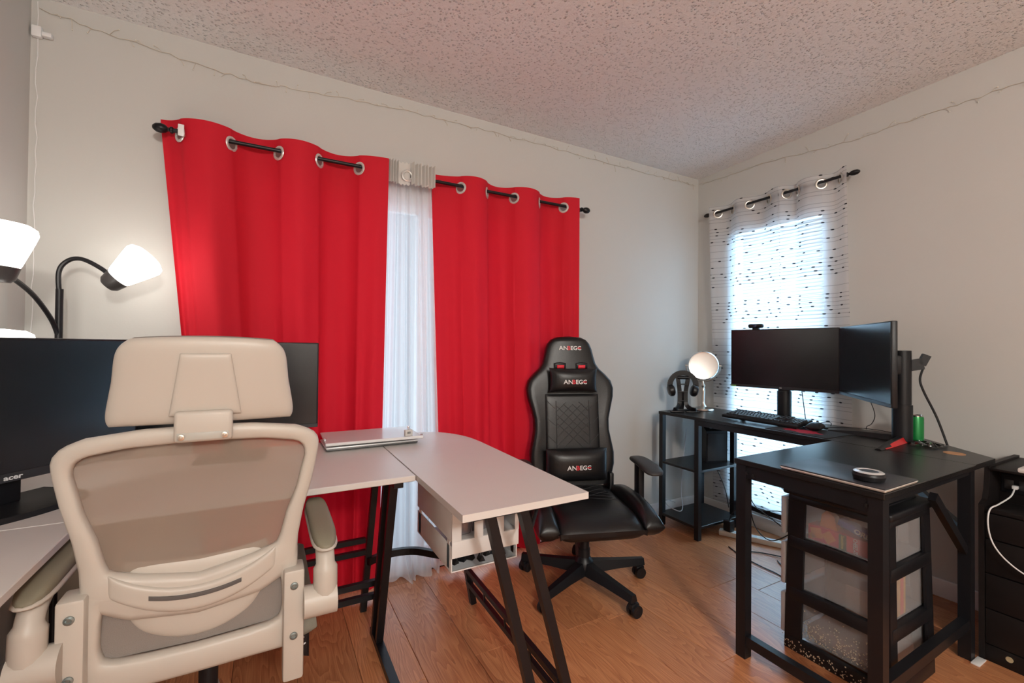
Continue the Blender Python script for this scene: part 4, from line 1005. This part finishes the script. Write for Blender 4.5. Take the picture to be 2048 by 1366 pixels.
MB().lathe([(0, .0285), (.025, .0285), (.025, .027)], 30).build('top_disc', mat('puck_top', (.03, .03, .033), .5), pk)
# speaker on the middle shelf
sk = thing('box_speaker', 'black upright box with a slanted top on the middle shelf of the black desk', 'speaker', (2.62, 1.985, .422), math.radians(-20))
MB().prism([(-.06, 0), (.06, 0), (.06, .205), (.02, .235), (-.06, .235)], -.075, .075, axes((0, 0, 0), (0, -1, 0), (0, 0, 1))).build('cabinet', BLACKP, sk, smooth=0)
MB().rbox(-.068, .068, -.0635, -.059, .012, .190, .002).build('grille', mat('grille_black', (.02, .02, .022), .7), sk)
MB().bar((-.04, -.042, .224), (.04, -.042, .224), .02, .004).build('label_strip', mat('strip_grey', (.35, .4, .45), .4), sk)

# ------------------------------------------------------------------ storage cart with frosted drawers
ct = thing('storage_cart', 'black plastic drawer cart with frosted drawers of snacks under the black desk', 'cart', (1.98, .86, 0), world=True)
cx0, cx1, cy0, cy1 = 1.82, 2.135, .702, 1.025
def taper(z): return .012*(1-z/.62)
def col(x, y):
    sx = -1 if x < 1.98 else 1; sy = -1 if y < .86 else 1
    a, e = Vector((x+sx*taper(0), y+sy*taper(0), 0)), Vector((x+sx*taper(.6), y+sy*taper(.6), .60)); o1, o2 = Vector((-sx*.006, -sy*.030, 0)), Vector((-sx*.024, -sy*.005, 0))
    return MB().bar(a+o1, e+o1, .012, .060, (0, 1, 0)).bar(a+o2, e+o2, .048, .010, (0, 1, 0)).build('corner_post', BLACKP, ct)
for x in (cx0, cx1):
    for y in (cy0, cy1): col(x, y)
for z0, z1 in ((0, .052), (.196, .242), (.396, .440), (.575, .60)):
    for x, s in ((cx0, -1), (cx1, 1)): MB().rbox(min(x, x-s*.02)+s*taper(z0)-(.002), max(x, x-s*.02)+s*taper(z0)+.002, cy0+.004, cy1-.004, z0, z1, .004).build('rail', BLACKP, ct)
    MB().rbox(cx0+.004, cx1-.004, cy0-taper(z0)-.002, cy0+.02, z0, z1, .004).build('rail', BLACKP, ct)
MB().rbox(cx0-.014, cx1+.014, cy0-.014, cy1+.020, .60, .628, .010, 3).build('cart_top', BLACKP, ct)
MB().rbox(cx0+.02, cx1-.02, cy0+.03, cy1-.02, .626, .633, .003).build('top_tray', BLACKP, ct)
for z0, z1 in ((.056, .194), (.246, .394), (.444, .572)):
    a, e, c, d = cx0+.014, cx1-.014, cy0+.012, cy1+.03
    dr = MB().box(a, a+.002, c, d, z0, z1).box(e-.002, e, c, d, z0, z1).box(a, e, c, c+.002, z0, z1).box(a, e, c, d, z0-.002, z0)
    do = dr.build('drawer', FROST, ct, smooth=0)
    MB().rbox(cx0-.006, cx1+.006, cy1+.012, cy1+.030, z0-.006, z1+.012, .005).build('drawer_front', see_through('frosted_front', (.52, .52, .53), .15, .35), do)
# snack boxes inside
def snack(name, label, x0, x1, y0, y1, z0, z1, m, rot=0.):
    t = thing(name, label, 'box', ((x0+x1)/2, (y0+y1)/2, z0), world=True); MB().rbox(x0, x1, y0, y1, z0, z1, .001, 1).build('carton', m, t); return t
cz = snack('cracker_box', 'red cracker box lying in the top drawer of the cart', 1.840, 1.90, .762, .965, .444, .50, PRED)
M_X = lambda y, z: axes((1.8393, y, z), (0, -1, 0), (0, 0, 1))
ORA = mat('cracker_orange', (.85, .26, .04), .6, var=.2, vscale=90)
for y, z, a, s in ((.935, .474, .2, .019), (.893, .472, .7, .018), (.950, .460, .5, .010)):
    MB().rbox(-s, s, -s, s, 0, .0012, .0006, 1, M_X(y, z) @ Matrix.Rotation(a, 4, 'Z')).build('cracker_print', ORA, cz)
MB().box(-.012, .012, -.027, .027, 0, .0008, M_X(.847, .472)).build('green_band', mat('band_green', (.05, .12, .03), .5), cz)
text('Sunshine', .0135, M_X(.847, .472) @ Matrix.Rotation(-PI/2, 4, 'Z') @ Matrix.Translation((0, 0, .0012)), mat('print_yellow', (.85, .65, .08), .5), cz)
text('CHEEZ-IT', .0175, M_X(.807, .472) @ Matrix.Rotation(-PI/2, 4, 'Z') @ Matrix.Translation((0, 0, .0012)), PWHITE, cz, sx=.72, bold=.0005)
ob = thing('cookie_package', 'blue cookie package leaning in the top drawer of the cart', 'package', (1.87, .80, .50), world=True)
mo = M_X(.80, .523) @ Matrix.Rotation(-.25, 4, 'Z')
MB().rbox(-.068, .074, -.013, .013, -.05, -.004, .006, 2, mo @ Matrix.Rotation(0, 4, 'X')).build('wrapper', mat('cookie_blue', (.015, .06, .42), .35), ob)
text('OREO', .023, mo @ Matrix.Translation((.022, 0, -.0032)), PWHITE, ob, sx=1.1, bold=.0008)
tag(MB().prism([(-.028, -.0495), (.030, -.0495), (.022, -.004), (-.004, .016), (-.022, -.004)], 0, .03, M_X(.902, .550) @ Matrix.Translation((0, 0, -.045))).build('chip_bag_corner', ORA), 'orange corner of a snack bag in the top drawer of the cart', 'bag')
yb_ = snack('snack_carton', 'orange and yellow snack carton standing in the middle drawer of the cart', 1.845, 1.985, .7175, .7645, .2465, .392, mat('carton_yellow', (.72, .36, .05), .5, var=.45, vscale=25))
MB().box(1.8443, 1.845, .7275, .7645, .30, .392).build('orange_print', mat('carton_red', (.75, .10, .03), .5, var=.3, vscale=30), yb_)
MB().box(1.945, 1.968, .7168, .7175, .25, .388).build('red_band', MATS['carton_red'], yb_)
tag(MB().rbox(1.86, 2.09, .73, .98, .0565, .10, .006).build('flat_parcel', mat('parcel_tan', (.55, .36, .28), .7)), 'flat tan parcel lying in the bottom drawer of the cart', 'parcel')
rr = random.Random(21); cr_ = MB()
for i in range(230):
    y = cy0+.06+rr.random()*.25; z = .06+abs(rr.gauss(0, .045)); s = .0008+.0010*rr.random()
    if z < .185: cr_.box(cx0+.0125, cx0+.0142, y-s, y+s, z-s, z+s)
for i in range(120):
    y = cy0+.02+rr.random()*.32; z = .004+abs(rr.gauss(0, .02)); s = .0009+.0011*rr.random()
    if z < .05: cr_.box(cx0-.0155, cx0-.0145+.001, y-s, y+s, z-s, z+s)
cr_.build('crumb_specks', mat('crumbs', (.55, .42, .30), .8), ct, smooth=0, kind='stuff')

# ------------------------------------------------------------------ dark dresser by the wall
dr_ = thing('charging_nightstand', 'dark espresso drawer chest with an open charging nook against the beige wall', 'nightstand', (2.6, .38, 0), world=True)
kx, ky0, ky1 = 2.40, .10, .645
side = [(2.40, 0), (XR-.02, 0), (XR-.02, .729), (2.465, .729), (2.460, .68), (2.452, .635), (2.435, .600), (2.40, .585)]
for y in (ky0, ky1-.016): MB().prism(side, -.008, .008, axes((0, y+.008, 0), (1, 0, 0), (0, 0, 1))).build('side_panel', ESPR, dr_)
MB().box(kx+.02, XR-.02, ky0+.016, ky1-.016, .05, .566).build('body', ESPR, dr_)
MB().rbox(kx+.002, XR-.02, ky0+.016, ky1-.016, .560, .576, .002).build('nook_shelf', ESPR, dr_)
for z0, z1 in ((.462, .556), (.332, .458), (.199, .328), (.066, .195)):
    MB().rbox(kx+.004, kx+.022, ky0+.018, ky1-.018, z0, z1, .002).build('drawer_front', ESPR, dr_)
MB().rbox(kx+.006, kx+.024, ky0+.016, ky1-.016, 0, .062, .002).build('plinth', ESPR, dr_)
MB().lathe([(.010, 0), (.010, .002), (.004, .0025), (0, .001)], 18, axes((kx+.0055, .565, .038), (0, -1, 0), (0, 0, 1))).build('cam_cover', mat('cam_tan', (.45, .36, .22), .5), dr_)
MB().rbox(2.56, 2.575, ky0+.016, ky1-.016, .576, .715, .001).build('nook_back', ESPR, dr_)
MB().rbox(2.455, XR-.02, ky0+.016, ky1-.016, .711, .720, .002).build('tray_top', ESPR, dr_)
op = MB().rbox(2.5555, 2.5605, .44, .622, .617, .690, .003).build('outlet_panel', BLACKP, dr_)
for y in (.600, .560, .52): MB().rbox(2.552, 2.556, y-.013, y+.013, .632, .668, .004).build('socket', mat('socket_black', (.03, .03, .032), .35), dr_)
wcb = thing('charging_cable', 'white charging cable plugged into the nook outlet of the dark drawer chest', 'cable', (2.545, .575, .63), world=True)
MB().rbox(2.530, 2.552, .572, .588, .638, .652, .003).build('plug', WHITE, wcb)
MB().tube(spline([(2.535, .580, .642), (2.500, .583, .615), (2.44, .600, .590), (2.394, .612, .574), (2.378, .613, .52), (2.378, .60, .455), (2.379, .565, .405), (2.381, .51, .37), (2.381, .42, .35)], 8), .0026, 8).build('cord', WHITE, wcb)
wv = thing('camera_hub', 'white flat hub with a black coiled cord on the dark drawer chest', 'hub', (2.50, .47, .720))
MB().rbox(-.05, .06, -.10, .085, 0, .018, .006, 2).build('housing', mat('hub_pale', (.74, .72, .70), .4), wv)
for k in range(3): MB().torus(.030-.006*k, .0035, Matrix.Translation((.005, .035, .021+.003*k)), 20, 6).build('coil', BLACKP, wv)

# ------------------------------------------------------------------ power strip and cables behind the desk
ps = thing('power_strip', 'white power strip lying on the floor by the wall under the black desk', 'power strip', (2.60, 1.70, 0), math.radians(118))
MB().rbox(-.17, .17, -.024, .024, 0, .032, .006, 2).build('strip', mat('strip_white', (.80, .76, .70), .45), ps)
for i in range(6): MB().rbox(-.13+i*.045, -.10+i*.045, -.014, .014, .0315, .0325, .002).build('socket', mat('strip_socket', (.62, .66, .70), .4), ps)
tag(MB().rbox(2.522, 2.570, 1.778, 1.826, .031, .10, .006).build('wall_wart', BLACKP), 'black charger brick plugged into the power strip', 'adapter')
rr = random.Random(31)
G = 'tangled cables under the black desk'; LBLS = ['black cable rising from the charger brick and over the power strip', 'black cable curled in a loop on the floor in front of the power strip', 'black cable drooping from the window side to the white power strip', 'black cable running flat on the floor towards the drawer cart', 'black cable hung along the low rail of the black desk']
for LBL, pts in zip(LBLS, ([(2.548, 1.80, .099), (2.57, 1.78, .16), (2.64, 1.72, .20), (2.70, 1.58, .12), (2.70, 1.45, .05), (2.60, 1.40, .006)],
            [(2.42, 1.62, .005), (2.50, 1.55, .005), (2.56, 1.42, .006), (2.50, 1.30, .005), (2.42, 1.36, .005), (2.48, 1.46, .005)],
            [(2.66, 1.75, .26), (2.64, 1.70, .10), (2.60, 1.60, .05), (2.57, 1.50, .09), (2.62, 1.40, .20), (2.69, 1.32, .35)],
            [(2.40, 1.70, .004), (2.36, 1.60, .004), (2.34, 1.48, .004), (2.33, 1.35, .004), (2.25, 1.22, .004)],
            [(2.70, 1.80, .30), (2.68, 1.70, .18), (2.70, 1.55, .20), (2.69, 1.42, .12), (2.68, 1.30, .18)])):
    cable('floor_cable', LBL, pts, .003, BLACKP, 'cable', G)
cable('wall_cable', 'grey cable looped on the bottom shelf near the room corner', [(2.62, 2.19, .60), (2.60, 2.20, .35), (2.57, 2.19, .16), (2.48, 2.10, .098), (2.40, 2.06, .094), (2.36, 2.12, .12), (2.42, 2.20, .13), (2.50, 2.18, .10)], .003, mat('cable_grey', (.55, .57, .60), .5))
cable('speaker_cable', 'black cable hanging down behind the middle shelf', [(2.735, 2.12, .46), (2.735, 2.03, .34), (2.74, 1.97, .22), (2.74, 1.94, .10)], .003)
